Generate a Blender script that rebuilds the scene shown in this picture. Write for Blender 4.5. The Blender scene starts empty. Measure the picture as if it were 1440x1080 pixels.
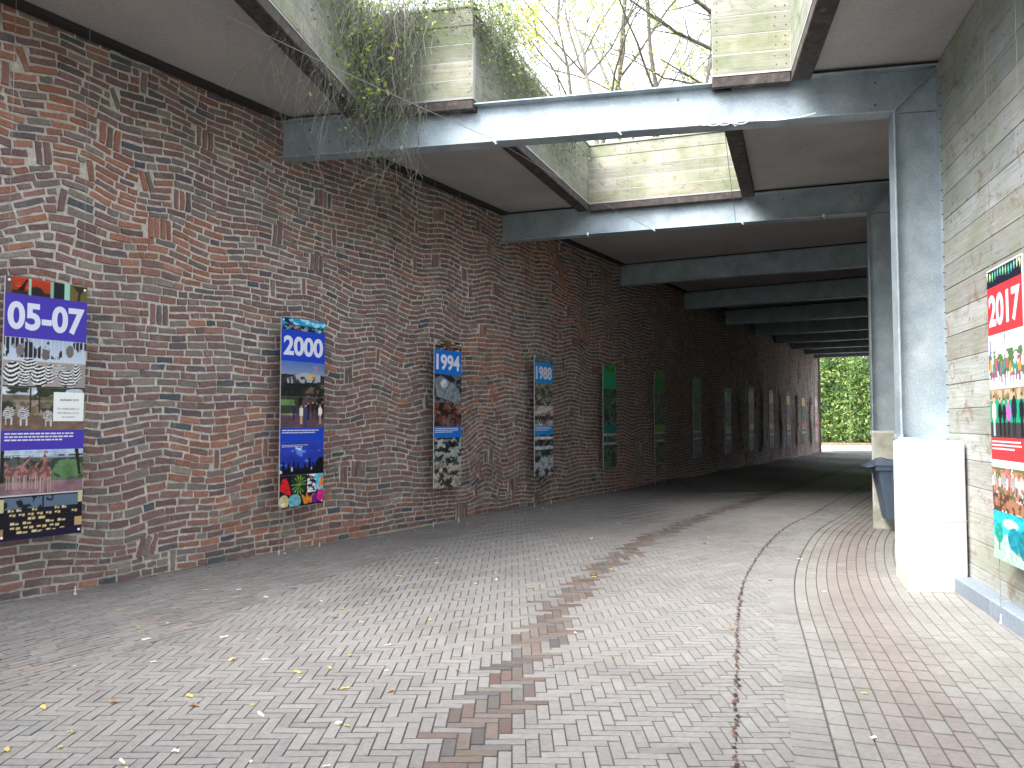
import bpy, math, random
import numpy as np
from mathutils import Vector, Matrix
random.seed(7); rng = np.random.default_rng(11)
R = math.radians
scene = bpy.context.scene
COL = scene.collection

# ------------------------------------------------------------------ helpers
def srgb(c):
    c = np.asarray(c, float)
    return np.where(c <= .04045, c/12.92, ((c+.055)/1.055)**2.4)

def tag(o, label=None, cat=None, group=None, kind=None):
    if label: o['label'] = label
    if cat: o['category'] = cat
    if group: o['group'] = group
    if kind: o['kind'] = kind
    return o

def empty(name, loc=(0, 0, 0), rz=0):
    o = bpy.data.objects.new(name, None); COL.objects.link(o)
    o.location = loc; o.rotation_euler = (0, 0, rz); o.empty_display_size = .2
    return o

class MB:
    """collects faces with a tint colour and material index"""
    def __init__(s): s.v = []; s.f = []; s.t = []; s.m = []
    def face(s, pts, tint=(1, 1, 1), mi=0):
        n = len(s.v); s.v.extend([tuple(p) for p in pts]); s.f.append(tuple(range(n, n+len(pts)))); s.t.append(tint); s.m.append(mi)
    def faces(s, vs, fs, tint=(1, 1, 1), mi=0):
        n = len(s.v); s.v.extend([tuple(p) for p in vs])
        for f in fs: s.f.append(tuple(n+i for i in f)); s.t.append(tint); s.m.append(mi)
    def box(s, c, size, ax=None, tint=(1, 1, 1), mi=0, bev=0.0):
        """c centre; size full lengths; ax list of 3 unit vectors"""
        ax = ax or (Vector((1, 0, 0)), Vector((0, 1, 0)), Vector((0, 0, 1)))
        c = Vector(c); h = [x/2 for x in size]
        if bev <= 0:
            vs = [c+ax[0]*h[0]*i+ax[1]*h[1]*j+ax[2]*h[2]*k for i in (-1, 1) for j in (-1, 1) for k in (-1, 1)]
            s.faces(vs, [(0, 1, 3, 2), (4, 6, 7, 5), (0, 4, 5, 1), (2, 3, 7, 6), (0, 2, 6, 4), (1, 5, 7, 3)], tint, mi)
            return
        b = min(bev, min(h)*.9)
        vs = []; idx = {}
        for i in (-1, 1):
            for j in (-1, 1):
                for k in (-1, 1):
                    for a in range(3):
                        d = [i*(h[0]-(b if a != 0 else 0)), j*(h[1]-(b if a != 1 else 0)), k*(h[2]-(b if a != 2 else 0))]
                        idx[(i, j, k, a)] = len(vs); vs.append(c+ax[0]*d[0]+ax[1]*d[1]+ax[2]*d[2])
        fs = []
        for sgn in (-1, 1):
            q = [(-1, -1), (1, -1), (1, 1), (-1, 1)]
            if sgn < 0: q = q[::-1]
            fs.append([idx[(sgn, a_, b_, 0)] for a_, b_ in q])
            fs.append([idx[(b_, sgn, a_, 1)] for a_, b_ in q])
            fs.append([idx[(a_, b_, sgn, 2)] for a_, b_ in q])
        for p in (-1, 1):
            for q_ in (-1, 1):
                fs.append([idx[(p, q_, -1, 0)], idx[(p, q_, 1, 0)], idx[(p, q_, 1, 1)], idx[(p, q_, -1, 1)]])
                fs.append([idx[(p, -1, q_, 0)], idx[(p, 1, q_, 0)], idx[(p, 1, q_, 2)], idx[(p, -1, q_, 2)]])
                fs.append([idx[(-1, p, q_, 1)], idx[(1, p, q_, 1)], idx[(1, p, q_, 2)], idx[(-1, p, q_, 2)]])
        for i in (-1, 1):
            for j in (-1, 1):
                for k in (-1, 1): fs.append([idx[(i, j, k, 0)], idx[(i, j, k, 1)], idx[(i, j, k, 2)]])
        s.faces(vs, fs, tint, mi)
    def prism(s, poly, z0, z1, tint=(1, 1, 1), mi=0, mtop=None, mbot=None):
        n = len(poly)
        vs = [(p[0], p[1], z0) for p in poly]+[(p[0], p[1], z1) for p in poly]
        s.faces(vs, [(i, (i+1) % n, n+(i+1) % n, n+i) for i in range(n)], tint, mi)
        s.face([(p[0], p[1], z0) for p in poly][::-1], tint, mi if mbot is None else mbot)
        s.face([(p[0], p[1], z1) for p in poly], tint, mi if mtop is None else mtop)
    def tube(s, pts, r0, r1=None, n=5, tint=(1, 1, 1), mi=0, cap=False):
        r1 = r0 if r1 is None else r1
        pts = [Vector(p) for p in pts]; m = len(pts); vs = []
        for i, p in enumerate(pts):
            d = (pts[min(i+1, m-1)]-pts[max(i-1, 0)])
            if d.length < 1e-9: d = Vector((0, 0, 1))
            d.normalize(); a = d.orthogonal().normalized() if abs(d.z) > .999 else d.cross(Vector((0, 0, 1))).normalized()
            b = d.cross(a); r = r0+(r1-r0)*i/max(1, m-1)
            for k in range(n):
                t = 2*math.pi*k/n; vs.append(p+a*(r*math.cos(t))+b*(r*math.sin(t)))
        fs = [(i*n+k, i*n+(k+1) % n, (i+1)*n+(k+1) % n, (i+1)*n+k) for i in range(m-1) for k in range(n)]
        if cap: fs += [tuple(range(n))[::-1], tuple((m-1)*n+k for k in range(n))]
        s.faces(vs, fs, tint, mi)
    def build(s, name, mats, parent=None, smooth=False, recalc=True):
        me = bpy.data.meshes.new(name); me.from_pydata(s.v, [], s.f)
        for m in (mats if isinstance(mats, (list, tuple)) else [mats]): me.materials.append(m)
        me.polygons.foreach_set('material_index', s.m)
        at = me.attributes.new('tint', 'FLOAT_COLOR', 'CORNER')
        lens = np.array([len(f) for f in s.f]); t = np.ones((len(s.f), 4), np.float32); t[:, :3] = np.array(s.t, np.float32)[:, :3]
        at.data.foreach_set('color', np.repeat(t, lens, axis=0).ravel())
        if smooth: me.polygons.foreach_set('use_smooth', [True]*len(s.f))
        me.update()
        o = bpy.data.objects.new(name, me); COL.objects.link(o)
        if parent: o.parent = parent
        return o

def localize(o, root):
    """geometry was written in world space: make it relative to an unrotated empty at root.location"""
    o.data.transform(Matrix.Translation(-root.location)); return o

# ------------------------------------------------------------------ materials
def nodes(name):
    m = bpy.data.materials.new(name); m.use_nodes = True
    nt = m.node_tree; b = nt.nodes['Principled BSDF']; return m, nt, b
def N(nt, typ, **kw):
    n = nt.nodes.new(typ)
    for k, v in kw.items():
        if k in n.inputs: n.inputs[k].default_value = v
        else: setattr(n, k, v)
    return n
def noise(nt, scale, detail=4, rough=.55, vec=None, dist=0):
    n = N(nt, 'ShaderNodeTexNoise'); n.inputs['Scale'].default_value = scale; n.inputs['Detail'].default_value = detail
    n.inputs['Roughness'].default_value = rough; n.inputs['Distortion'].default_value = dist
    if vec is None:
        g = N(nt, 'ShaderNodeNewGeometry'); vec = g.outputs['Position']
    nt.links.new(vec, n.inputs['Vector']); return n
def ramp(nt, fac, stops):
    r = N(nt, 'ShaderNodeValToRGB'); nt.links.new(fac, r.inputs['Fac']); e = r.color_ramp.elements
    while len(e) < len(stops): e.new(.5)
    for i, (p, c) in enumerate(stops):
        e[i].position = p; c = (c, c, c) if not hasattr(c, '__len__') else c; e[i].color = (*c[:3], 1)
    return r
def mix(nt, a, b, fac, mode='MIX'):
    m = N(nt, 'ShaderNodeMix', data_type='RGBA', blend_type=mode)
    for s, i in ((a, 6), (b, 7)):
        if hasattr(s, 'is_linked') or hasattr(s, 'node'): nt.links.new(s, m.inputs[i])
        else: m.inputs[i].default_value = (*s, 1)
    if hasattr(fac, 'node'): nt.links.new(fac, m.inputs[0])
    else: m.inputs[0].default_value = fac
    return m.outputs[2]
def mapped(nt, scale=(1, 1, 1), rot=(0, 0, 0)):
    g = N(nt, 'ShaderNodeNewGeometry'); m = N(nt, 'ShaderNodeMapping'); nt.links.new(g.outputs['Position'], m.inputs['Vector'])
    m.inputs['Scale'].default_value = scale; m.inputs['Rotation'].default_value = rot; return m.outputs['Vector']
def bump(nt, b, h, strength=.4, dist=.01):
    n = N(nt, 'ShaderNodeBump'); n.inputs['Strength'].default_value = strength; n.inputs['Distance'].default_value = dist
    nt.links.new(h, n.inputs['Height']); nt.links.new(n.outputs[0], b.inputs['Normal'])
def tintnode(nt):
    return N(nt, 'ShaderNodeAttribute', attribute_name='tint').outputs['Color']

def mat_tinted(name, rough=.7, nscale=40, lo=.75, hi=1.2, bstr=.5, bdist=.006, metallic=0, spec=.4, base=(1, 1, 1), patch=None):
    m, nt, b = nodes(name); t = mix(nt, tintnode(nt), base, 1, 'MULTIPLY')
    n = noise(nt, nscale, 5, .65); r = ramp(nt, n.outputs[0], [(.3, lo), (.72, hi)])
    c = mix(nt, t, r.outputs[0], 1, 'MULTIPLY')
    if patch:
        p = noise(nt, patch[0], 5, .6); pr = ramp(nt, p.outputs[0], [(patch[1], 0), (patch[2], 1)])
        mm = N(nt, 'ShaderNodeMath', operation='MULTIPLY'); nt.links.new(pr.outputs[0], mm.inputs[0]); mm.inputs[1].default_value = patch[4]
        c = mix(nt, c, patch[3], mm.outputs[0])
    nt.links.new(c, b.inputs['Base Color']); b.inputs['Roughness'].default_value = rough; b.inputs['Metallic'].default_value = metallic
    b.inputs['Specular IOR Level'].default_value = spec
    if bstr: bump(nt, b, n.outputs[0], bstr, bdist)
    return m

M = {}
M['brick'] = mat_tinted('brick', .85, 38, .7, 1.25, .9, .012, patch=(5, .56, .75, (.33, .31, .27), .45))
M['mortar'] = mat_tinted('mortar', .95, 25, .65, 1.2, .9, .015, base=(.56, .525, .47), patch=(1.3, .5, .72, (.22, .23, .18), .5))
M['paver'] = mat_tinted('paver', .58, 30, .82, 1.15, .45, .004, patch=(1.1, .48, .72, (.12, .105, .1), .45))
M['grit'] = mat_tinted('joint_grit', .9, 60, .6, 1.2, .6, .006, base=(.10, .093, .085))
M['dirt'] = mat_tinted('dirt_crumbs', .95, 60, .7, 1.2, .5, .004)
M['dark'] = mat_tinted('dark_detail', .7, 60, .8, 1.1, .2, .002, base=(.03, .028, .027))
M['plainwhite'] = mat_tinted('white_plastic', .45, 30, .95, 1.0, 0)
M['ink'] = mat_tinted('printed_colour', .65, 10, 1.0, 1.0, 0, spec=.25)
M['wire'] = mat_tinted('wire_metal', .4, 30, .9, 1.1, 0, metallic=.4, base=(.3, .3, .29))
M['plastic'] = mat_tinted('bin_plastic', .45, 90, .9, 1.08, .15, .002, base=(.065, .09, .13), patch=(6, .55, .8, (.12, .13, .14), .25))
M['kerb'] = mat_tinted('kerb_stone', .75, 30, .8, 1.12, .4, .004, base=(.22, .26, .31))
M['rustwood'] = mat_tinted('dark_trim_timber', .85, 12, .5, 1.3, .8, .02, base=(.06, .05, .046), patch=(7, .55, .75, (.2, .17, .13), .6))

# galvanised steel
m, nt, b = nodes('galvanised_steel')
n1 = noise(nt, 3.2, 6, .6); n2 = noise(nt, 45, 3, .6)
c = ramp(nt, n1.outputs[0], [(.3, (.24, .29, .33)), (.55, (.34, .40, .44)), (.75, (.46, .51, .54))])
v = N(nt, 'ShaderNodeTexVoronoi'); v.inputs['Scale'].default_value = 60; g = N(nt, 'ShaderNodeNewGeometry'); nt.links.new(g.outputs['Position'], v.inputs['Vector'])
vr = ramp(nt, v.outputs['Distance'], [(0, .86), (.8, 1.12)])
c2 = mix(nt, c.outputs[0], vr.outputs[0], 1, 'MULTIPLY')
st = noise(nt, 1, 5, .65, vec=mapped(nt, (14, 14, 1.2))); sr = ramp(nt, st.outputs[0], [(.62, 0), (.8, .55)])
c3 = mix(nt, c2, (.13, .12, .10), sr.outputs[0])
nt.links.new(c3, b.inputs['Base Color']); b.inputs['Metallic'].default_value = .35
rr = ramp(nt, n2.outputs[0], [(.3, .38), (.7, .6)]); nt.links.new(rr.outputs[0], b.inputs['Roughness']); bump(nt, b, n2.outputs[0], .12, .003)
M['steel'] = m

# ceiling concrete
m, nt, b = nodes('ceiling_panel')
n1 = noise(nt, .8, 5, .6); n2 = noise(nt, 25, 4, .7)
c = ramp(nt, n1.outputs[0], [(.3, (.31, .295, .295)), (.7, (.42, .405, .395))]); r2 = ramp(nt, n2.outputs[0], [(.3, .85), (.7, 1.1)])
st = noise(nt, 1, 5, .6, vec=mapped(nt, (5, .6, 1), (0, 0, .3))); sr = ramp(nt, st.outputs[0], [(.62, 0), (.85, .5)])
cc = mix(nt, mix(nt, c.outputs[0], r2.outputs[0], 1, 'MULTIPLY'), (.45, .43, .40), sr.outputs[0])
nt.links.new(cc, b.inputs['Base Color']); b.inputs['Roughness'].default_value = .9; bump(nt, b, n2.outputs[0], .25, .004)
M['ceil'] = m

def plank_mat(name, base, green, greenamt, stain, stainamt, grainrot=0.0, damp=0.0):
    m, nt, b = nodes(name)
    t = tintnode(nt)
    gr = noise(nt, 1, 6, .7, vec=mapped(nt, (2.0, 2.0, 70)), dist=.6)
    gc = ramp(nt, gr.outputs[0], [(.28, .5), (.5, .95), (.72, 1.2)])
    c = mix(nt, mix(nt, t, base, 1, 'MULTIPLY'), gc.outputs[0], 1, 'MULTIPLY')
    g1 = noise(nt, 1.5, 6, .65); gm = ramp(nt, g1.outputs[0], [(.42, 0), (.66, greenamt)])
    c = mix(nt, c, green, gm.outputs[0])
    s1 = noise(nt, 1.0, 7, .75, vec=mapped(nt, (2.4, 2.4, 3.2)), dist=1.6); sm = ramp(nt, s1.outputs[0], [(.55, 0), (.64, stainamt*.8), (.72, stainamt*.3)])
    c = mix(nt, c, stain, sm.outputs[0])
    nt.links.new(c, b.inputs['Base Color']); b.inputs['Roughness'].default_value = .8; bump(nt, b, gr.outputs[0], .35, .006)
    return m
M['plank'] = plank_mat('weathered_planks', (.30, .29, .235), (.12, .155, .07), .8, (.07, .065, .045), .75)
M['wallplank'] = plank_mat('pale_wall_planks', (.35, .355, .34), (.16, .20, .10), .55, (.17, .10, .055), .95)

m, nt, b = nodes('white_painted_concrete')
n1 = noise(nt, 2.2, 6, .65); c = ramp(nt, n1.outputs[0], [(.32, (.62, .61, .56)), (.6, (.8, .8, .78))])
g = N(nt, 'ShaderNodeNewGeometry'); sp = N(nt, 'ShaderNodeSeparateXYZ'); nt.links.new(g.outputs['Position'], sp.inputs[0])
ns = noise(nt, 9, 4, .6); ad = N(nt, 'ShaderNodeMath', operation='MULTIPLY_ADD'); nt.links.new(ns.outputs[0], ad.inputs[0]); ad.inputs[1].default_value = -.28; nt.links.new(sp.outputs['Z'], ad.inputs[2])
dm = ramp(nt, ad.outputs[0], [(-.12, .55), (.0, 0)])
cc = mix(nt, c.outputs[0], (.36, .35, .29), dm.outputs[0]); nt.links.new(cc, b.inputs['Base Color']); b.inputs['Roughness'].default_value = .7; bump(nt, b, ns.outputs[0], .2, .004)
M['whitepaint'] = m
M['mossconcrete'] = mat_tinted('mossy_concrete', .85, 8, .75, 1.15, .4, .006, base=(.52, .51, .45), patch=(2.5, .45, .68, (.22, .23, .13), .7))
M['soil'] = mat_tinted('soil', .95, 3, .6, 1.3, .8, .05, base=(.075, .065, .04), patch=(2, .45, .6, (.05, .08, .025), .8))
M['bark'] = mat_tinted('bark', .9, 18, .6, 1.25, .6, .01, base=(.15, .135, .11))
M['pale_road'] = mat_tinted('pale_road', .9, 12, .85, 1.1, .3, .004, base=(.38, .36, .33))

def leaf_mat(name, trans=.35):
    m, nt, b = nodes(name); t = tintnode(nt); nt.links.new(t, b.inputs['Base Color']); b.inputs['Roughness'].default_value = .6
    tr = N(nt, 'ShaderNodeBsdfTranslucent'); nt.links.new(t, tr.inputs['Color']); ms = N(nt, 'ShaderNodeMixShader'); ms.inputs[0].default_value = trans
    nt.links.new(b.outputs[0], ms.inputs[1]); nt.links.new(tr.outputs[0], ms.inputs[2])
    nt.links.new(ms.outputs[0], nt.nodes['Material Output'].inputs['Surface']); return m
M['leaf'] = leaf_mat('leaf', .45)
M['vine'] = mat_tinted('dry_vine', .9, 30, .8, 1.2, 0)

# printed photo strips: colour attribute per point
m, nt, b = nodes('print_surface'); a = N(nt, 'ShaderNodeAttribute', attribute_name='ink')
nt.links.new(a.outputs['Color'], b.inputs['Base Color']); b.inputs['Roughness'].default_value = .65; b.inputs['Specular IOR Level'].default_value = .25
M['print'] = m

# ------------------------------------------------------------------ plan of the place (x right, y away, z up), metres
CEIL = 5.40
TW = Vector((.515, .857, 0)); TW.normalize()         # direction of the long brick wall
NW = Vector((TW.y, -TW.x, 0))                         # pointing from the wall into the passage
P0 = Vector((-2.9, 9.74, 0)); S0 = P0.dot(TW)
def wallpt(s, q=0, z=0):
    return P0+TW*(s-S0)+NW*q+Vector((0, 0, z))
S_START, S_END = -.6, 43.6

# --- lane reference curve (gutter line)
def gutter():
    pts = [Vector((1.605-4.6*math.tan(R(16.3)), 4.38-4.6, 0))]
    step = .1
    while pts[-1].y < 46:
        y = pts[-1].y
        a = 16.3 if y < 6.2 else (16.3+(y-6.2)/(12.6-6.2)*14.6 if y < 12.6 else 30.9)
        pts.append(pts[-1]+Vector((math.sin(R(a)), math.cos(R(a)), 0))*step)
    return pts
G = gutter(); GA = np.array([[p.x, p.y] for p in G])
GD = np.gradient(GA, axis=0); GD /= np.linalg.norm(GD, axis=1)[:, None]
def lane_u(x, y):
    d = (GA[:, 0]-x)**2+(GA[:, 1]-y)**2; i = int(np.argmin(d)); v = np.array([x, y])-GA[i]
    return v[0]*GD[i, 1]-v[1]*GD[i, 0], i*.1

# right hand timber wall and the colonnade line
RW_DIR = Vector((math.sin(R(14)), math.cos(R(14)), 0)); RW_END = Vector((4.50, 8.19, 0))
def rwall(d, off=0, z=0):    # d metres back from column towards the camera, off metres into passage
    return RW_END-RW_DIR*d+Vector((-RW_DIR.y, RW_DIR.x, 0))*off+Vector((0, 0, z))

# portal frames: wall end, direction, total length
def fr(p, ang, L): return (Vector((p[0], p[1], 0)), Vector((math.cos(R(ang)), -math.sin(R(ang)), 0)), L)
FR = [fr((-2.77, 9.74), 12.0, 7.443), fr((-.06, 14.25), 18.6, 6.46), fr((2.75, 18.9), 26.5, 6.5)]
for s in (22.3, 26.6, 30.5, 34.0, 37.2, 40.3, 42.9):
    p = wallpt(s); FR.append(fr((p.x, p.y), 31, 6.6))

# ------------------------------------------------------------------ GROUND
def gz(x, y): return .010*math.sin(x*1.7+.6*y)+.007*math.sin(y*1.3-x*.5+1)
mb = MB(); mb.face([(-150, -60, -.06), (150, -60, -.06), (150, 220, -.06), (-150, 220, -.06)])
tag(mb.build('ground', M['soil']), kind='structure')
mb = MB(); 
def inbed(x, y):
    q = (Vector((x, y, 0))-P0).dot(NW)
    return -.5 < q < 9 and y > -3 and (Vector((x, y, 0))).dot(TW) < S_END+.4 and x < np.interp(y, [-3, 4, 8.2, 12, 45], [4, 5.2, 6.2, 9, 30])
gs = .3
for a in range(-26, 84):
    for b_ in range(-10, 150):
        x, y = a*gs, b_*gs
        if inbed(x, y): mb.face([(x+dx*gs, y+dy*gs, -.0065+gz(x+dx*gs, y+dy*gs)) for dx, dy in ((0, 0), (1, 0), (1, 1), (0, 1))])
tag(mb.build('paving_bed', M['grit']), kind='structure')
mb = MB()
ex = [wallpt(S_END+.42, -10), wallpt(S_END+15.0, -10), wallpt(S_END+15.0, 18), wallpt(S_END+.42, 18)]
mb.face([(p.x, p.y, -.028) for p in ex[::-1]])
tag(mb.build('path', M['pale_road']), kind='structure')

def paver(mb, cx, cy, ux, uy, L, W, tint, far=False, dz=0, gap=.0042):
    hx, hy = L/2-gap/2, W/2-gap/2; b = .0025
    vx, vy = -uy, ux; z = dz+random.uniform(-.0012, .0012)+gz(cx, cy); tx = random.uniform(-.002, .002); ty = random.uniform(-.001, .001)
    def P(a, c, zz): return (cx+ux*a+vx*c, cy+uy*a+vy*c, zz)
    top = [P(-hx+b, -hy+b, z-tx-ty), P(hx-b, -hy+b, z+tx-ty), P(hx-b, hy-b, z+tx+ty), P(-hx+b, hy-b, z-tx+ty)]
    if far: mb.face(top, tint); return
    bot = [P(-hx, -hy, z-.02), P(hx, -hy, z-.02), P(hx, hy, z-.02), P(-hx, hy, z-.02)]
    mb.faces(top+bot, [(0, 1, 2, 3), (4, 5, 1, 0), (5, 6, 2, 1), (6, 7, 3, 2), (7, 4, 0, 3)], tint)

def leftbound(y):
    xs = [(-3, -5.7), (4.68, -3.04), (5.97, -2.53), (7.12, -2.2), (8.06, -1.9), (30, 6)]
    x = np.interp(y, [a for a, _ in xs], [b_ for _, b_ in xs])
    xw = P0.x+(y-P0.y)*TW.x/TW.y
    return max(x, xw+.42)
def road_tint(x, y, u):
    base = np.array([.222, .213, .204])*random.uniform(.92, 1.08)
    k = random.random()
    if k < .05: base = np.array([.20, .196, .192])*random.uniform(.9, 1.1)
    elif k < .12: base = np.array([.215, .20, .193])*random.uniform(.95, 1.05)
    # worn red-brown band that follows the lane
    ub = -1.62 if y < 4 else -1.62-.26*min(1, (y-4)/3)
    if random.random() < .95*math.exp(-((u-ub)/.165)**4):
        st = random.choice([np.array([.095, .06, .05]), np.array([.115, .078, .064]), np.array([.085, .078, .077]), np.array([.11, .088, .07])])*random.uniform(.85, 1.2)
        f = random.uniform(.6, 1); base = base*(1-f)+st*f
    elif abs(u-ub) < .5: base = base*(.86+.14*min(1, abs(u-ub)/.5))
    if -.36 < u < -.0: base = np.array([.22, .214, .207])*random.uniform(.9, 1.1)
    return tuple(base)
W_ = .0685
mb = MB()
for j in range(-16, 660):
    y = j*W_
    if y > 44: break
    x0 = leftbound(y)-.3; x1 = np.interp(y, GA[:, 1], GA[:, 0])+.3
    for i in range(int(x0/W_)-2, int(x1/W_)+2):
        r = (i-j) % 6
        if r == 0: cx, cy, ux, uy = (i+1.5)*W_, (j+.5)*W_, 1, 0
        elif r == 5: cx, cy, ux, uy = (i+.5)*W_, (j+1.5)*W_, 0, 1
        else: continue
        if cx < leftbound(cy)-.12 or not (x0 < cx < x1): continue
        u, _ = lane_u(cx, cy)
        if u > .0: continue
        paver(mb, cx, cy, ux, uy, W_*3, W_, road_tint(cx, cy, u), cy > 18)
# dirt filled joint along the lane
prev = None
for i in range(0, len(G)-1, 1):
    if G[i].y > 24: break
    for k in range(3):
        f = (k+random.random())/3; p = G[i].lerp(G[i+1], f); nx, ny = GD[i][1], -GD[i][0]
        off = -.37+random.gauss(0, .007); s_ = random.uniform(.006, .017)
        c = Vector((p.x+nx*off, p.y+ny*off, .007+gz(p.x, p.y)))
        t = random.choice([(.05, .035, .028), (.09, .05, .04), (.03, .028, .026), (.14, .075, .055)])
        pts = [c+Vector((math.cos(a)*s_*random.uniform(.5, 1.2), math.sin(a)*s_*1.6*random.uniform(.5, 1.2), 0)) for a in [q*1.2566 for q in range(5)]]
        mb.faces(pts+[c+Vector((0, 0, .006))], [(q, (q+1) % 5, 5) for q in range(5)], t, 1)
tag(mb.build('road', [M['paver'], M['dirt']]), kind='structure')

# running bond strip beside the brick wall
mb = MB()
for r in range(0, 50):
    q = .05+r*.0685+.034
    s = S_START-6+random.uniform(0, .2)
    while s < S_END+.4:
        p = wallpt(s, q)
        if p.x < leftbound(p.y)-.03 and p.y > -1:
            t = np.array([.20, .191, .185])*random.uniform(.85, 1.12)
            if random.random() < .06: t = np.array([.24, .20, .18])
            paver(mb, p.x, p.y, TW.x, TW.y, .2, .0685, tuple(t), p.y > 18, dz=.004)
        s += .2
tag(mb.build('pavement', M['paver']), kind='structure')

# gutter course and curved running bond on the right
mb = MB()
cum = len(G)
for row in range(-1, 40):
    if row == -1: u, w, L = .0, .2, .1
    elif row == 0: u, w, L = .155, .1, .2
    else: u, w, L = .155+row*.1008, .1, .2
    s = random.uniform(0, .15)
    while s < (len(G)-3)*.1:
        i = int(s/.1); f = s/.1-i; p = G[i].lerp(G[i+1], f); d = GD[i]; nx, ny = d[1], -d[0]
        x, y = p.x+nx*u, p.y+ny*u
        # local scale along offset curve (inside of the bend is shorter)
        k = 1.0
        if 6.2 < p.y < 12.6: k = max(.45, 1-u*R(14.6)/7.0)
        lim = np.interp(y, [-3, 7.4, 8.2, 12.2, 16, 45], [1.75, 4.35, 4.9, 6.6, 9.3, 26.5])
        if x < lim and y < 43.5:
            if row == -1:
                t = np.array([.215, .21, .20])*random.uniform(.92, 1.08)
                paver(mb, x, y, nx, ny, .2, .1/k if 0 else .1, tuple(t), y > 18, dz=.0035)
            else:
                f = .75*math.exp(-((u-.62)/.33)**2); t = (np.array([.235, .23, .217])*(1-f)+np.array([.19, .16, .15])*f)*random.uniform(.93, 1.06)
                if random.random() < .04: t = np.array([.215, .208, .198])
                paver(mb, x, y, d[0], d[1], L-.001, w, tuple(t), y > 18, dz=.002, gap=.0035)
        s += L/k
tag(mb.build('lane_edge_paving', M['paver']), kind='structure')

# kerb stones below the timber wall
mb = MB(); d = 0.72
while d < 10:
    L = .98; c = rwall(d+L/2, .075, .03)
    mb.box(c, (L, .15, .22), (RW_DIR, Vector((-RW_DIR.y, RW_DIR.x, 0)), Vector((0, 0, 1))), (random.uniform(.85, 1.1),)*3, 0, .012)
    d += L+.008
tag(mb.build('kerb', M['kerb']), kind='structure')

# ------------------------------------------------------------------ BRICK WALL
ph = rng.uniform(0, 6.28, 40)
def tri(x):    # softened zig-zag
    return 2/math.pi*np.arcsin(.93*np.sin(x))
LT = rng.uniform(-1, 1, (70, 12))
def lat(s, w):
    x = np.clip((s+6)/.85, 0, 68.99); y = np.clip((w+1)/.75, 0, 10.99); xi = x.astype(int); yi = y.astype(int); fx, fy = x-xi, y-yi
    fx = fx*fx*(3-2*fx); fy = fy*fy*(3-2*fy)
    return .11*((LT[xi, yi]*(1-fx)+LT[xi+1, yi]*fx)*(1-fy)+(LT[xi, yi+1]*(1-fx)+LT[xi+1, yi+1]*fx)*fy)
def D(s, w):
    s = np.asarray(s, float); w = np.asarray(w, float)
    a = .065*tri(s*2.4+1.8*np.sin(w*1.3+ph[0])+w*.5+ph[1])+.055*np.sin(s*5.1+1.3*np.sin(w*1.7+ph[2])+ph[3])
    b = .08*np.sin(s*.83+w*.6+ph[4])+.05*tri(s*4.1-w*.8+ph[5])
    b = b+.8*lat(s, w)
    amp = .45+.55*np.sin(s*.37+ph[6])**2+.35*np.sin(w*1.2+s*.5+ph[7])
    return .68*(a*amp+b)*np.clip(w/.5, .15, 1)*np.clip((CEIL-w)/.3+.3, .3, 1)
def O(s, z):    # how far the face bulges into the passage
    return (.020*np.sin(s*1.9+.7*np.sin(z*1.1)+ph[8])+.009*np.sin(s*3.7+z*1.3+ph[9])+.016*np.sin(z*2.1-s*.8+ph[10])+.006*np.sin(z*5.2+s*2.2+ph[11]))*(np.clip((CEIL-z)/1.2,.25,1))
mb = MB()
ns, nz = 560, 66
ss = np.linspace(S_START-4, S_END, ns); zz = np.linspace(-.1, CEIL+.05, nz)
vs = []
SS, ZZ = np.meshgrid(ss, zz, indexing='ij'); OO = O(SS, ZZ)
for i in range(ns):
    for j in range(nz):
        vs.append(wallpt(ss[i], OO[i, j]-.004, zz[j]))
n0 = len(vs)
fs = [(i*nz+j, (i+1)*nz+j, (i+1)*nz+j+1, i*nz+j+1) for i in range(ns-1) for j in range(nz-1)]
mb.faces(vs, fs, (1, 1, 1), 1)
# back and end of the wall body
for a, b_ in (((S_START-4), -.6), (S_END, -.6)):
    pass
q = [wallpt(S_END, .12), wallpt(S_END, -.6), wallpt(S_START-4, -.6), wallpt(S_START-4, .12)]
mb.face([q[0], q[1], q[1]+Vector((0, 0, CEIL)), q[0]+Vector((0, 0, CEIL))], (1, 1, 1), 1)
mb.face([q[1], q[2], q[2]+Vector((0, 0, CEIL)), q[1]+Vector((0, 0, CEIL))], (1, 1, 1), 1)
mb.face([q[2], q[3], q[3]+Vector((0, 0, CEIL)), q[2]+Vector((0, 0, CEIL))], (1, 1, 1), 1)
tones = [((.150, .086, .076), 30), ((.125, .078, .070), 26), ((.185, .092, .074), 12), ((.135, .106, .092), 22), ((.09, .07, .074), 8), ((.23, .108, .07), 2), ((.06, .064, .07), 3), ((.175, .14, .115), 8)]
TT = [tuple(np.array(t)*1.06) for t, w in tones for _ in range(w)]
def zone(s, z):  # orange-red patches
    return math.sin(s*.9+ph[12]+math.sin(z*1.5))*math.sin(z*1.1+ph[13]+s*.3)
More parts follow.
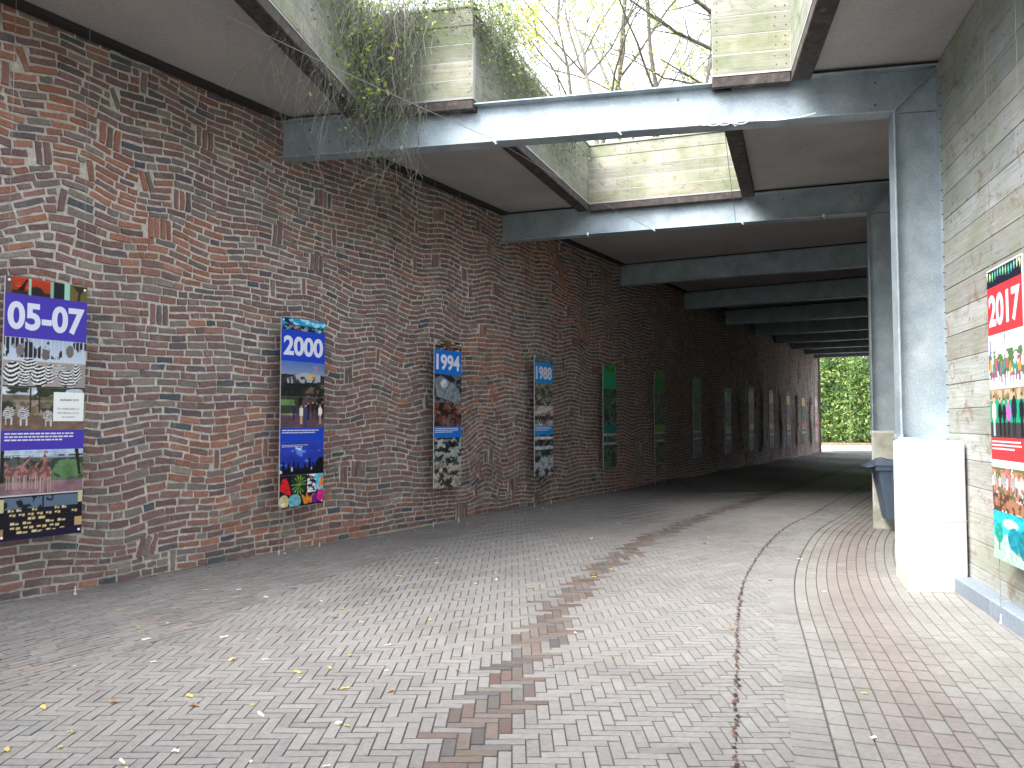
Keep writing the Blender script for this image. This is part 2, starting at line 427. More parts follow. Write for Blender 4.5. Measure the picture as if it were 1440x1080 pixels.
def put_brick(s, w, L, H, ang=0.0, depth=None):
    """s,w in laying space"""
    d = float(D(s, w)); e = .05; sl = (float(D(s+e, w))-float(D(s-e, w)))/(2*e); dw = 1+(float(D(s, w+e))-float(D(s, w-e)))/(2*e)
    a = math.atan(sl)*(1 if abs(ang) < .3 else .4)+ang; z = w+d
    if z < .0 or z > CEIL-.02: return
    if abs(ang) < .3: L = L/math.cos(math.atan(sl)); H = H*max(.6, dw)*math.cos(math.atan(sl))
    o = float(O(s, z)); dp = random.uniform(.001, .013) if depth is None else depth
    os_ = (float(O(s+.1, z))-float(O(s-.1, z)))/.2; oz = (float(O(s, z+.05))-float(O(s, z-.05)))/.1
    ca, sa = math.cos(a), math.sin(a); tone = np.array(random.choice(TT))*np.array([1.2, 1.26, 1.3])*random.uniform(.95, 1.25)
    if zone(s, z) > .5 and random.random() < .45: tone = np.array([.31, .145, .10])*random.uniform(.8, 1.2)
    near = s < 16
    j = lambda k: random.uniform(-k, k)
    def P(x, y, dep):
        sx = x*ca-y*sa; zx = x*sa+y*ca
        return wallpt(s+sx, o+os_*sx+oz*zx+dep, max(-.02, min(CEIL-.005, z+zx)))
    hx, hy = L/2, H/2; b = .007
    tilt = random.uniform(-.005, .005)
    xs = (-1, 1, 1, -1); ys = (-1, -1, 1, 1)
    if near:
        # worn outline with a broken edge: 8-point front
        ring = [(-1, -1), (-.3, -1.02), (.35, -.97), (1, -1), (1, 1), (.3, 1.0), (-.35, .98), (-1, 1)]
        fr_ = []; bk = []
        for x, y in ring:
            jx, jy = j(.006), j(.0055)
            fr_.append(P(x*(hx-b)+jx, y*(hy-b)+jy, dp+tilt*x+j(.002))); bk.append(P(x*hx+jx, y*hy+jy, -.02))
        n = len(ring)
        mb.faces(fr_+bk, [tuple(range(n))]+[(n+i, n+(i+1) % n, (i+1) % n, i) for i in range(n)], tuple(tone), 0)
    else:
        fr_ = [P(x*(hx-b)+j(.004), y*(hy-b)+j(.004), dp) for x, y in zip(xs, ys)]; bk = [P(x*hx, y*hy, -.02) for x, y in zip(xs, ys)]
        mb.faces(fr_+bk, [(0, 1, 2, 3), (4, 5, 1, 0), (5, 6, 2, 1), (6, 7, 3, 2), (7, 4, 0, 3)], tuple(tone), 0)
CH = .079
nrow = int((CEIL+.3)/CH)+2
blocked = {r: [] for r in range(-4, nrow+4)}
npatch = int((S_END-S_START)*9.0)
for _ in range(npatch):
    n = random.choice([1, 1, 1, 2, 2, 3, 4]); r0 = random.randint(0, nrow-3); s = random.uniform(S_START, S_END-.5)
    if random.random() < .5 and r0 < nrow*.4: continue
    wd = n*.076+.02
    if any(not (s+wd < a or s > b_) for k in range(3) for a, b_ in blocked[r0+k]): continue
    for k in range(3): blocked[r0+k].append((s, s+wd))
    lean = random.choice([0, 0, 0, random.uniform(-.5, .5), random.uniform(-.22, .22)])
    for i in range(n):
        put_brick(s+.01+(i+.5)*.076+.0, (r0+1.5)*CH, 3*CH-.018, .062, math.pi/2+lean+random.uniform(-.03, .03), depth=random.uniform(.004, .02))
for r in range(-3, nrow):
    bl = sorted(blocked[r]); s = S_START-3.8+random.uniform(0, .2); bi = 0
    while s < S_END-.06:
        nxt = next((b_ for b_ in bl if b_[1] > s), None)
        L = random.choice([.235, .25, .22, .24, .26, .19, .12]) if random.random() < .75 else random.uniform(.1, .27)
        if nxt and s >= nxt[0]-.03: s = nxt[1]+.004; continue
        if nxt and s+L > nxt[0]-.01:
            L = nxt[0]-.006-s
            if L < .05: s = nxt[1]+.004; continue
        L = min(L, S_END-s)
        put_brick(s+L/2, (r+.5)*CH, L, random.choice([.068,.067,.066,.069,.063]), random.uniform(-.035, .035))
        s += L+random.uniform(.009, .020)
wall = tag(mb.build('brick_wall', [M['brick'], M['mortar']]), 'long left wall of red and dark bricks laid in wavy crooked courses with pale mortar', 'wall')

# ------------------------------------------------------------------ ROOF
ztop = 6.15
def beam_pt(k, x=None, t=None, off=0):
    p, d, L = FR[k]
    if t is None: t = (x-p.x)/d.x
    n = Vector((-d.y, d.x, 0))   # away from camera
    return p+d*t+n*off
# openings (plan corners)
O1 = dict(a=Vector((-1.80, 9.38, 0)), b=Vector((-.46, 9.10, 0)), c=Vector((2.21, 8.53, 0)), d=Vector((3.02, 8.36, 0)), e=Vector((2.14, 4.3, 0)), f=Vector((-2.43, 5.5, 0)))
O2 = dict(a=Vector((-.46, 9.10, 0)), b=Vector((1.35, 13.62, 0)), c=Vector((3.78, 12.80, 0)), d=Vector((2.21, 8.53, 0)))
mb = MB(); rs = MB()
def slab(poly):
    poly = [(p[0], p[1]) for p in poly]
    ar = sum(poly[i][0]*poly[(i+1) % len(poly)][1]-poly[(i+1) % len(poly)][0]*poly[i][1] for i in range(len(poly)))
    if ar < 0: poly = poly[::-1]
    mb.prism(poly, CEIL, ztop, (1, 1, 1), 0)
    rs.face([(p[0], p[1], ztop+.004) for p in poly])
LW = lambda p, k=-.6: p-FR[0][1]*0+NW*k
Lnear = wallpt(S_START-4, -.6); W1 = FR[0][0]+NW*-.75
R1 = FR[0][0]+FR[0][1]*(FR[0][2]+.5)
Rn = Vector((R1.x-RW_DIR.x*8.2, .55, 0)); Ln = Vector((Lnear.x, .55, 0)); Lm = wallpt((5.6-P0.y)/TW.y+S0, -.6); Rm = Vector((R1.x-RW_DIR.x*4.2, 4.2, 0)); Lb = wallpt((1.7-P0.y)/TW.y+S0, -.6); Rb = Vector((R1.x-RW_DIR.x*7.2, 1.2, 0)); Ln = wallpt((-6-P0.y)/TW.y+S0, -.6); Rn = Vector((R1.x-RW_DIR.x*14.5, -6, 0))  # roof edges out of view, placed so daylight reaches the foreground
slab([W1, O1['a'], O1['f'], Lm])                      # left of opening one
slab([O1['d'], R1, Rm, O1['e']])                      # right of opening one
slab([Ln, Lb, Rb, Rn])  # unseen slab behind the camera, added to block low light into the passage
W2 = FR[1][0]+NW*-.75; R2 = FR[1][0]+FR[1][1]*(FR[1][2]+.6)
slab([W1, O1['a'], O1['b'], O2['b'], W2])
slab([O1['d'], R1, R2, O2['c'], O2['d']])
slab([W2, O2['b'], O2['c'], R2, FR[2][0]+FR[2][1]*(FR[2][2]+.6), FR[2][0]+NW*-.7])
for k in range(2, len(FR)-1):
    a, b_ = FR[k], FR[k+1]
    slab([a[0]+NW*-.7, b_[0]+NW*-.7, b_[0]+b_[1]*(b_[2]+.6), a[0]+a[1]*(a[2]+.6)])
a = FR[-1]; slab([a[0]+NW*-.7, wallpt(S_END+.1, -.7), wallpt(S_END+.1, 7.2), a[0]+a[1]*(a[2]+.6)])
roof = tag(mb.build('concrete_roof', M['ceil']), 'flat grey concrete roof over the passage, pierced by two timber lined openings', 'roof')
tag(rs.build('roof_soil', M['soil']), kind='structure')
# joint lines and paint splash on ceiling underside are left to the material

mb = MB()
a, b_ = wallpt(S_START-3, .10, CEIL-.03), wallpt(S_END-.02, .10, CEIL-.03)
mb.box((a+b_)/2, ((b_-a).length, .12, .05), (TW, NW, Vector((0,0,1)))); tag(mb.build('edge_shade_strip', M['dark']), 'long dark strip standing for the shaded gap where the brick wall meets the roof', 'strip')  # dark colour stands in for the shaded gap along the wall top
# earth banks behind the walls
mb = MB()
def quadsheet(a, b_, c, d, n=12):
    for i in range(n):
        for j in range(n):
            def P(u, v):
                p = (a*(1-u)+b_*u)*(1-v)+(d*(1-u)+c*u)*v; return p
            mb.face([P(i/n, j/n), P((i+1)/n, j/n), P((i+1)/n, (j+1)/n), P(i/n, (j+1)/n)])
U = Vector((0, 0, 1))
quadsheet(wallpt(2.6, -.62, 6.1), wallpt(S_END, -.62, 6.1), wallpt(S_END+6, -30, 7.5), wallpt(-6, -30, 7.5))
quadsheet(Vector((5.0, 4, 6.1)), Vector((6.2, 8.5, 6.1)), Vector((30, 2, 7.5)), Vector((30, -4, 7)))
quadsheet(Vector((6.2, 8.5, 6.1)), Vector((9.4, 15.4, 6.1)), Vector((34, 16, 7.5)), Vector((30, 2, 7.5)))
quadsheet(Vector((9.4, 15.4, 6.1)), wallpt(27, 7.3, 6.1), Vector((44, 24, 7.5)), Vector((34, 16, 7.5)))
tag(mb.build('hillside', M['soil']), kind='structure')

# right side wall beyond the first column (rendered concrete behind the frames)
mb = MB()
pts = [Vector((4.62, 8.25, 0)), FR[1][0]+FR[1][1]*(FR[1][2]+.06), FR[2][0]+FR[2][1]*(FR[2][2]+.06)]+[f[0]+f[1]*(f[2]+.06) for f in FR[3:9]]
for i in range(len(pts)-1):
    a, b_ = pts[i], pts[i+1]; d = (b_-a).normalized(); n = Vector((d.y, -d.x, 0))
    mb.prism([a, b_, b_+n*.4, a+n*.4][::1], -.1, CEIL-.004, (1, 1, 1), 0)
tag(mb.build('concrete_side_wall', M['mossconcrete']), 'plain concrete side wall behind the steel columns on the right of the passage', 'wall')

# ------------------------------------------------------------------ TIMBER
def nail(mb, p, n, r=.008, mi=1):
    a = n.cross(U).normalized(); pts = [p+n*.0022+a*(r*math.cos(t))+U*(r*math.sin(t)) for t in [i*math.pi/3 for i in range(6)]]
    mb.face(pts, (1, 1, 1), mi)
def planking(mb, a, b_, z0, z1, rows, n, th=.04, minl=1.6, maxl=3.2, gap=.006, post=.62):
    """horizontal boards from plan point a to b, n = face direction"""
    L = (b_-a).length; d = (b_-a)/L; h = (z1-z0)/rows
    for r in range(rows):
        s = 0; first = True
        while s < L-1e-4:
            l = random.uniform(minl, maxl)
            if L-s-l < .8: l = L-s
            dep = random.uniform(0, .005); t = random.uniform(.78, 1.12); wm = random.uniform(-.04, .04)
            c = a+d*(s+l/2)+n*(-th/2+dep)+U*(z0+(r+.5)*h)
            mb.box(c, (l-.004, th, h-gap), (d, n, U), (t*(1+wm), t, t*(1-wm)), 0, .004)
            p = s+.05
            while p < s+l:
                for q in (.28, .72):
                    nail(mb, a+d*(p+random.uniform(-.01, .01))+n*(dep+.0005)+U*(z0+(r+q)*h), n)
                p += post if p+post < s+l-.12 or p > s+l-.06 else max(.1, s+l-.05-p)
            s += l
    mb.face([a+n*-(th+.003)+U*z0, b_+n*-(th+.003)+U*z0, b_+n*-(th+.003)+U*z1, a+n*-(th+.003)+U*z1], (1, 1, 1), 1)

# right timber wall
t = empty('timber_wall', rwall(4))
tag(t, 'pale wall of wide weathered boards with green algae and rusty streaks on the right', 'wall')
mb = MB(); nR = Vector((-RW_DIR.y, RW_DIR.x, 0))
planking(mb, rwall(9.6), rwall(-.05), .02, CEIL-.01, 22, nR, th=.05, minl=2.4, maxl=4.2, post=.9, gap=.004)
localize(mb.build('boarding', [M['wallplank'], M['dark']], t), t)
mb = MB(); mb.prism([rwall(9.6, -.06), rwall(-.05, -.06), rwall(-.05, -.35), rwall(9.6, -.35)][::-1], -.1, CEIL-.005)
localize(mb.build('backing', M['mossconcrete'], t), t)

def surround(name, label, corners, z0, z1, rows, panels):
    cen = sum(corners, Vector())/len(corners); t = empty(name, (cen.x, cen.y, CEIL)); tag(t, label, 'skylight surround')
    for (a, b_, flip, kw) in panels:
        mb = MB(); d = (b_-a).normalized(); n = Vector((-d.y, d.x, 0))*(-1 if flip else 1)
        planking(mb, a, b_, kw.get('z0', z0), kw.get('z1', z1), rows, n, th=.045)
        # back face so it has body
        mb.box((a+b_)/2-n*.075+U*((z0+z1)/2), ((b_-a).length-.02, .05, z1-z0-.02), (d, n, U), (.8, .8, .8), 0)
        localize(mb.build('side_panel', [M['plank'], M['dark']], t), t)
        mb = MB()
        w = kw.get('tw', .2)
        mb.box((a+b_)/2-n*(w/2+.004)+U*(CEIL-.062), ((b_-a).length+.0, w, .12), (d, n, U), (1, 1, 1), 0, .01)
        localize(mb.build('trim_beam', M['rustwood'], t), t)
        mb = MB(); mb.box((a+b_)/2-n*.05+U*(z1+.018), ((b_-a).length+.08, .14, .03), (d, n, U), (1.05, 1.05, 1), 0, .004)
        localize(mb.build('coping', M['plank'], t), t)
    return t
A, B, C_, D_, E, F = (O1[k] for k in 'abcdef')
surround('timber_skylight_surround', 'near roof opening lined with weathered planks and overhung by vines', [A, D_, E, F], CEIL+.02, 6.5, 5,
         [(A, B, True, {'tw': .10}), (C_, D_, True, {'tw': .10}), (D_, E, True, {}), (F, A, True, {})])
a2, b2, c2, d2 = (O2[k] for k in 'abcd')
nb = FR[0][1]; off = Vector((-nb.y, nb.x, 0))*.28*0
surround('timber_skylight_surround', 'second roof opening behind the first steel beam lined with mossy green planks', [a2, b2, c2, d2], CEIL+.02, 6.42, 5,
         [(a2+(b2-a2)*.012, b2, True, {}), (b2, c2, True, {'tw': .12}), (c2, d2+(c2-d2)*.012, True, {})])

# ------------------------------------------------------------------ STEEL PORTAL FRAMES
ordn = ['nearest', 'second', 'third', 'fourth', 'fifth', 'sixth', 'seventh', 'eighth', 'ninth', 'farthest']
DEP, FW, TF, TWB = .48, .22, .018, .012
for k, (p, d, L) in enumerate(FR):
    n = Vector((-d.y, d.x, 0)); root = empty('steel_portal_frame', p+d*(L-.23))
    lab = {0: 'nearest bright steel portal frame, its beam crossing the big roof opening, column on white plinth',
           1: 'second steel portal frame, beam half lit beside the mossy skylight, column behind the nearest one'}.get(
        k, '%s steel portal frame from the camera, a dark beam crossing under the shaded roof' % ordn[k])
    tag(root, lab, 'steel frame', 'steel portal frames of the passage')
    z1 = CEIL-.04; z0 = z1-DEP; ax = (d, n, U)
    mb = MB(); bl = L-.0
    mb.box(p+d*(bl/2-.1)+U*((z0+z1)/2), (bl+.2, TWB, DEP-2*TF), ax)
    mb.box(p+d*(bl/2-.1)+U*(z1-TF/2), (bl+.2, FW, TF), ax, bev=.003)
    bl2 = L-.466; mb.box(p+d*(bl2/2-.1)+U*(z0+TF/2), (bl2+.2, FW, TF), ax, bev=.003)
    beam = localize(mb.build('beam', M['steel'], root), root)
    if k > 1:  # dark boxes colour in the shaded gap between beam and ceiling
        mb = MB(); mb.box(p+d*(bl/2)+U*(CEIL-.0215), (bl+.2, .15, .036), ax); localize(mb.build('gap_shade_strip', M['dark'], root), root)
    else:
        e = (O1['a'], O1['d']) if k == 0 else (O2['b'], O2['c'])
        ta, tb = (e[0]-p).dot(d)-.05, (e[1]-p).dot(d)+.05
        for u0, u1 in ((-.1, ta), (tb, bl)):
            mb = MB(); mb.box(p+d*((u0+u1)/2)+U*(CEIL-.0215), (u1-u0, .15, .036), ax); localize(mb.build('gap_shade_strip', M['dark'], root), root)
    # column
    zb = 1.44; mb = MB(); cx = p+d*(L-.233)
    mb.box(cx+U*((zb+z0)/2+.0), (.466-2*TF, TWB, z0-zb), ax)
    for sgn in (-1, 1):
        zt = z0+TF if sgn < 0 else z1-TF-.001
        mb.box(cx+d*(sgn*(.233-TF/2))+U*((zb+zt)/2), (TF, FW, zt-zb), ax, bev=.003)
    mb.box(cx+U*(zb-.012), (.54, .28, .024), ax, bev=.003)
    for sx in (-.17, .17):
        for sy in (-.1, .1): mb.box(cx+d*sx*1.35+n*sy+U*(zb+.016), (.035, .035, .03), ax, (.7, .7, .7))
    localize(mb.build('column', M['steel'], root), root)
    mb = MB(); dd = (d*.448+U*(DEP-2*TF)).normalized(); up = dd.cross(n)
    mb.box(cx+U*((z0+z1)/2), ((Vector((.448, 0, DEP-2*TF))).length, FW*.96, .014), (dd, n, up))
    localize(mb.build('stiffener', M['steel'], root), root)
    if k < 2:
        for q, zq in ((.25, .12), (.25, .36), (2.05, .4), (4.75, .36), (L-.62, .36), (L-.62, .12)):
            mb = MB(); c = p+d*q-n*(TWB/2)+U*(z0+zq); mb.tube([c, c-n*.012], .014, n=6, cap=True, tint=(.6, .6, .6)); localize(mb.build('bolt', M['wire'], root), root)
        for q in (1.5, 2.65, 4.1, 5.35):
            mb = MB(); c = p+d*q-n*(FW/2+.003)+U*(z0+.01)
            mb.box(c, (.03, .016, .05), ax, (1, 1, 1), 0, .003); mb.tube([c-U*.02, c-U*.045+d*.01, c-U*.035+d*.03], .004, n=5)
            localize(mb.build('clip', M['plainwhite'], root), root)

# plinths
def plinth(poly, h, mat, label, groove=False):
    cen = sum(poly, Vector())/len(poly); root = empty('concrete_plinth', (cen.x, cen.y, 0)); tag(root, label, 'plinth')
    mb = MB(); zs = [(-.1, 0), (h-.03, 0), (h-.008, .012), (h, .03)]; rings = []
    sub = []
    for i in range(len(poly)):
        a, b_ = poly[i], poly[(i+1) % len(poly)]; L = (b_-a).length
        sub += [a+(b_-a)*(.015/L), b_-(b_-a)*(.015/L)]
    vs = []; n = len(sub)
    for z, ins in zs:
        for q_ in sub:
            v = (cen-q_); v.z = 0; vs.append(q_+v.normalized()*ins+U*z)
    fs = [(r*n+i, r*n+(i+1) % n, (r+1)*n+(i+1) % n, (r+1)*n+i) for r in range(len(zs)-1) for i in range(n)]+[tuple((len(zs)-1)*n+i for i in range(n))]
    mb.faces(vs, fs); localize(mb.build('block', mat, root), root)
    return root
PL1 = [Vector((3.75, 7.55, 0)), Vector((4.30, 7.50, 0)), Vector((4.51, 8.34, 0)), Vector((4.06, 8.42, 0))]
pl = plinth(PL1, 1.415, M['whitepaint'], 'bright white painted concrete plinth under the nearest steel column')
mb = MB()   # thin raised patch line across the front
f0, f1 = PL1[0], PL1[1]; fd = (f1-f0).normalized(); fn = Vector((fd.y, -fd.x, 0))
mb.box(f0+fd*.42+fn*.003+U*.66, (.26, .006, .02), (fd, fn, U)); mb.box(f0+fd*.30+fn*.003+U*.36, (.008, .006, .56), (fd, fn, U))
localize(mb.build('repair_seam', M['mossconcrete'], pl), pl)
PL2 = [Vector((5.43, 11.92, 0)), Vector((6.05, 11.75, 0)), Vector((6.36, 12.55, 0)), Vector((5.80, 12.75, 0))]
plinth(PL2, 1.46, M['mossconcrete'], 'grey mossy concrete plinth under the second column, behind the dark bin')
for k in range(2, len(FR)):
    p, d, L = FR[k]; c = p+d*(L-.24); n = Vector((-d.y, d.x, 0))
    poly = [c-d*.3-n*.4, c+d*.3-n*.4, c+d*.3+n*.4, c-d*.3+n*.4]
    plinth(poly, 1.42, M['mossconcrete'], 'grey concrete plinth under the %s steel column, hidden behind nearer plinths' % ordn[k])

# cable with clips running down the first column
p, d, L = FR[0]; n = Vector((-d.y, d.x, 0)); root = empty('clipped_cable', p+d*(L-.03)-n*.13+U*1.5)
tag(root, 'thin grey cable with many small clips running down the edge of the nearest column', 'cable')
mb = MB(); base = p+d*(L-.004)-n*(FW/2+.012)
pts = [base+U*z+d*random.uniform(-.003, .003) for z in np.linspace(1.46, 5.3, 40)]
mb.tube(pts, .009, n=6); localize(mb.build('cable', M['wire'], root), root)
for z in np.arange(1.55, 5.3, .145):
    mb = MB(); c = base+U*(z+random.uniform(-.02, .02))
    mb.tube([c-d*.028-n*.004, c-d*.02-n*.02, c+d*.005-n*.022, c+d*.022-n*.006, c+d*.024-U*.02], .004, n=5)
    localize(mb.build('clip', M['dark'], root), root)

# loose cable and tension wires at the first beams
def cat(a, b_, sag, n=14): return [a.lerp(b_, i/n)-U*(sag*4*(i/n)*(1-i/n)) for i in range(n+1)]
p0, d0, L0 = FR[0]; n0 = Vector((-d0.y, d0.x, 0)); zb0 = CEIL-.04-DEP
mb = MB(); e0 = p0-n0*(FW/2+.01)+U*(zb0+.022)
mb.tube(cat(e0+d0*2.65, e0+d0*4.1, .02)+cat(e0+d0*4.1, e0+d0*5.35, .015), .004, n=5)
lp = [e0+d0*(5.0+.5*i/60+.09*math.sin(i*.55))+U*(.028*math.cos(i*.55)-.01+.01*math.sin(i*.2))-n0*.012 for i in range(61)]
mb.tube(lp, .004, n=5)
mb.tube(cat(lp[-1], e0+d0*6.2+U*.02, .03), .004, n=5)
tag(mb.build('loose_cable', M['plainwhite']), 'tangled white cable lying along the lower flange of the nearest beam', 'cable')
p1, d1, L1 = FR[1]; n1_ = Vector((-d1.y, d1.x, 0)); e1 = p1-n1_*(FW/2+.012)+U*(zb0+.01)
for (a, b_, lab) in ((e0+d0*5.2+U*.42, e1+d1*4.0, 'thin dark wire stretched from the nearest beam to the right part of the second beam'),
                     (e0+d0*2.2+U*.3, e1+d1*2.6, 'thin dark wire stretched to the middle of the second beam'),
                     (Vector((-3.2, 6.3, 5.35)), e0+d0*2.65-U*.01, 'pale wire slanting down under the left ceiling to the nearest beam')):
    mb = MB(); mb.tube(cat(a, b_, .03), .0035, n=4); tag(mb.build('tension_wire', M['wire']), lab, 'wire')

# ------------------------------------------------------------------ BIN
root = empty('wheelie_bin', (5.66, 11.62, 0), R(-14)); tag(root, 'dark blue grey wheelie bin with closed lid standing against the mossy plinth', 'bin')
def loft(mb, rings, tint=(1, 1, 1), cap=True, mi=0):
    n = len(rings[0]); vs = [p for r in rings for p in r]
    fs = [(r*n+i, r*n+(i+1) % n, (r+1)*n+(i+1) % n, (r+1)*n+i) for r in range(len(rings)-1) for i in range(n)]
    if cap: fs += [tuple(range(n))[::-1], tuple((len(rings)-1)*n+i for i in range(n))]
    mb.faces(vs, fs, tint, mi)
def rrect(x0, x1, y0, y1, z, r=.04, k=3):
    out = []
    for cx, cy, a0 in ((x1-r, y1-r, 0), (x0+r, y1-r, 90), (x0+r, y0+r, 180), (x1-r, y0+r, 270)):
        for i in range(k+1):
            a = R(a0+90*i/k); out.append((cx+r*math.cos(a), cy+r*math.sin(a), z))
    return out
mb = MB()
loft(mb, [rrect(-.18, .26, -.2, .2, .17), rrect(-.195, .26, -.205, .205, .20), rrect(-.31, .31, -.27, .27, .88), rrect(-.32, .32, -.28, .28, .90), rrect(-.345, .335, -.30, .30, .90), rrect(-.345, .335, -.30, .30, .96)])
for y in (-.302,):   # ribs on the side facing the viewer
    mb.box((-.13, -.285, .80), (.02, .04, .17)); mb.box((.02, -.292, .76), (.34, .03, .022)); mb.box((.18, -.285, .80), (.02, .04, .17))
mb.build('body', M['plastic'], root)
mb = MB(); loft(mb, [rrect(-.36, .34, -.31, .31, .955), rrect(-.37, .345, -.315, .315, .975), rrect(-.33, .33, -.28, .28, 1.02), rrect(-.22, .3, -.2, .2, 1.045)])
mb.faces([(-.36, -.24, .95), (-.36, .24, .95), (-.45, .2, .93), (-.45, -.2, .93), (-.36, -.24, .985), (-.36, .24, .985), (-.45, .2, .95), (-.45, -.2, .95)], [(0, 1, 2, 3), (7, 6, 5, 4), (3, 2, 6, 7), (0, 3, 7, 4), (2, 1, 5, 6)])
lid = mb.build('lid', M['plastic'], root)
mb = MB(); mb.tube([(-.30, -.12, .98), (-.34, -.12, 1.05), (-.25, -.12, 1.075), (-.12, -.12, 1.04)], .010, n=6); mb.build('lid_handle', M['plastic'], lid)
mb = MB(); mb.tube([(.37, -.22, 1.0), (.37, .22, 1.0)], .014, n=8, cap=True); mb.box((.345, -.2, 1.0), (.07, .03, .05)); mb.box((.345, .2, 1.0), (.07, .03, .05)); mb.build('handle', M['plastic'], root)
for y in (-.2, .2):
    mb = MB(); mb.tube([(.22, y-.02, .12), (.22, y+.02, .12)], .12, n=18, cap=True); mb.build('wheel', M['dark'], root)
mb = MB(); mb.box((.04, 0, .085), (.06, .3, .18), bev=.01); mb.build('foot', M['plastic'], root)

# ------------------------------------------------------------------ BANNERS
class Cv:
    def __init__(s, w, h, c=(.5, .5, .5)):
        s.w, s.h = w, h; s.a = np.ones((h, w, 3))*np.array(c); s.U, s.V = np.meshgrid((np.arange(w)+.5)/w, (np.arange(h)+.5)/h); s.k = 1.0
    def put(s, m, c):
        c = np.array(c) if not (isinstance(c, np.ndarray) and c.ndim == 3) else c[m]
        s.a[m] = c
    def rect(s, x0, y0, x1, y1, c): s.put((s.U >= x0) & (s.U < x1) & (s.V >= y0) & (s.V < y1), c)
    def ell(s, x, y, rx, ry, c, ang=0):
        dx, dy = s.U-x, s.V-y; ca, sa = math.cos(ang), math.sin(ang)
        s.put(((dx*ca+dy*sa)/rx)**2+((-dx*sa+dy*ca)/ry)**2 < 1, c)
    def poly(s, pts, c):
        m = np.zeros(s.U.shape, bool); n = len(pts)
        for i in range(n):
            (x0, y0), (x1, y1) = pts[i], pts[(i+1) % n]
            if y0 == y1: continue
            cond = ((y0 > s.V) != (y1 > s.V)) & (s.U < (x1-x0)*(s.V-y0)/(y1-y0)+x0); m ^= cond
        s.put(m, c)
    def grad(s, c0, c1, y0=0, y1=1):
        m = (s.V >= y0) & (s.V <= y1); t = ((s.V-y0)/(y1-y0))[..., None]; g = np.array(c0)*(1-t)+np.array(c1)*t; s.a[m] = g[m]
    def nz(s, sx, sy, amp=None, seed=0):
        r = np.random.default_rng(seed); out = 0; tot = 0
        for o in range(4):
            gx, gy = int(sx*2**o)+2, int(sy*2**o)+2; g = r.random((gy, gx)); x = s.U*(gx-1.001); y = s.V*(gy-1.001); xi = x.astype(int); yi = y.astype(int); fx, fy = x-xi, y-yi
            v = (g[yi, xi]*(1-fx)+g[yi, xi+1]*fx)*(1-fy)+(g[yi+1, xi]*(1-fx)+g[yi+1, xi+1]*fx)*fy; out = out+v*.6**o; tot += .6**o
        return out/tot
    def blot(s, sx, sy, th, c, seed, y0=0, y1=1, x0=0, x1=1):
        n = s.nz(sx, sy, seed=seed); s.put((n > th) & (s.V >= y0) & (s.V < y1) & (s.U >= x0) & (s.U < x1), c)
    def modul(s, sx, sy, amp, seed): s.a = np.clip(s.a*(1+amp*(s.nz(sx, sy, seed=seed)-.5)[..., None]*2), 0, 1)
    def person(s, x, y, h, top, low, skin=(.8, .6, .5), wd=1.0):
        a = s.h/s.w*s.k; w = h*.16*a*wd
        s.rect(x-w*.45, y-h*.48, x-w*.06, y, low); s.rect(x+w*.06, y-h*.48, x+w*.45, y, low)
        s.ell(x, y-h*.62, w*.62, h*.24, top); s.ell(x-w*.62, y-h*.6, w*.17, h*.2, top); s.ell(x+w*.62, y-h*.6, w*.17, h*.2, top)
        s.ell(x, y-h*.92, w*.28, h*.075, skin); s.ell(x, y-h*.965, w*.28, h*.04, (.15, .1, .08))
def zebra_body(c, x, y, rx, ry, sx, ph_, ang=0):
    u, v = (c.U-x)/rx, (c.V-y)/ry; m = u**2+v**2 < 1
    st = np.sin(v*sx*1.5+u*u*sx*.7+2.2*np.sin(u*2.5+ph_)+ph_) > .1
    c.a[m & st] = (.88, .88, .88); c.a[m & ~st] = (.1, .1, .12)
def P_sunset(c):
    c.grad((.72, .22, .10), (.5, .2, .12)); c.blot(3, 2, .55, (.85, .3, .12), 3, 0, .6); c.rect(0, .75, 1, 1, (.18, .14, .12)); c.rect(0, 0, .08, 1, (.35, .3, .3))
    c.poly([(.14, .75), (.2, .4), (.24, .1), (.26, .12), (.23, .5), (.22, .75)], (.12, .05, .05)); c.ell(.36, .75, .09, .3, (.15, .12, .12))
    c.rect(.27, 0, .30, 1, (.6, .75, .7)); c.rect(.53, 0, .57, 1, (.5, .68, .62)); c.rect(.57, 0, .7, 1, (.1, .13, .14)); c.rect(.70, 0, .77, 1, (.58, .78, .72))
    c.rect(.77, 0, 1, 1, (.38, .36, .2)); c.poly([(.86, 1), (.88, .5), (.8, .1), (.99, .1), (.91, .5), (.9, 1)], (.2, .15, .12))
def P_zebra(c):
    c.grad((.62, .68, .76), (.75, .8, .85), 0, .5); c.blot(9, 3, .52, (.16, .14, .16), 5, .02, .4)
    for i in range(19): c.rect(.02+i*.052, 0, .033+i*.052, .46, (.72, .76, .82))
    c.rect(0, .46, 1, 1, (.62, .58, .56)); c.rect(.7, .5, 1, .97, (.58, .55, .52))
    for x, y, rx, ry, sx, p in ((.12, .74, .12, .24, 11, 0), (.3, .62, .11, .22, 14, 1), (.24, .82, .07, .16, 12, 2), (.43, .76, .11, .22, 12, .5), (.55, .7, .07, .2, 13, 1), (.66, .64, .1, .12, 15, 2), (.78, .8, .12, .18, 12, 1.2), (.88, .68, .06, .2, 12, 0)): zebra_body(c, x, y, rx, ry, sx, p)
    c.ell(.19, .26, .05, .12, (.45, .42, .42)); c.ell(.49, .32, .045, .11, (.4, .38, .38)); c.ell(.79, .22, .05, .13, (.42, .4, .4)); c.rect(0, .97, 1, 1, (.12, .11, .12))
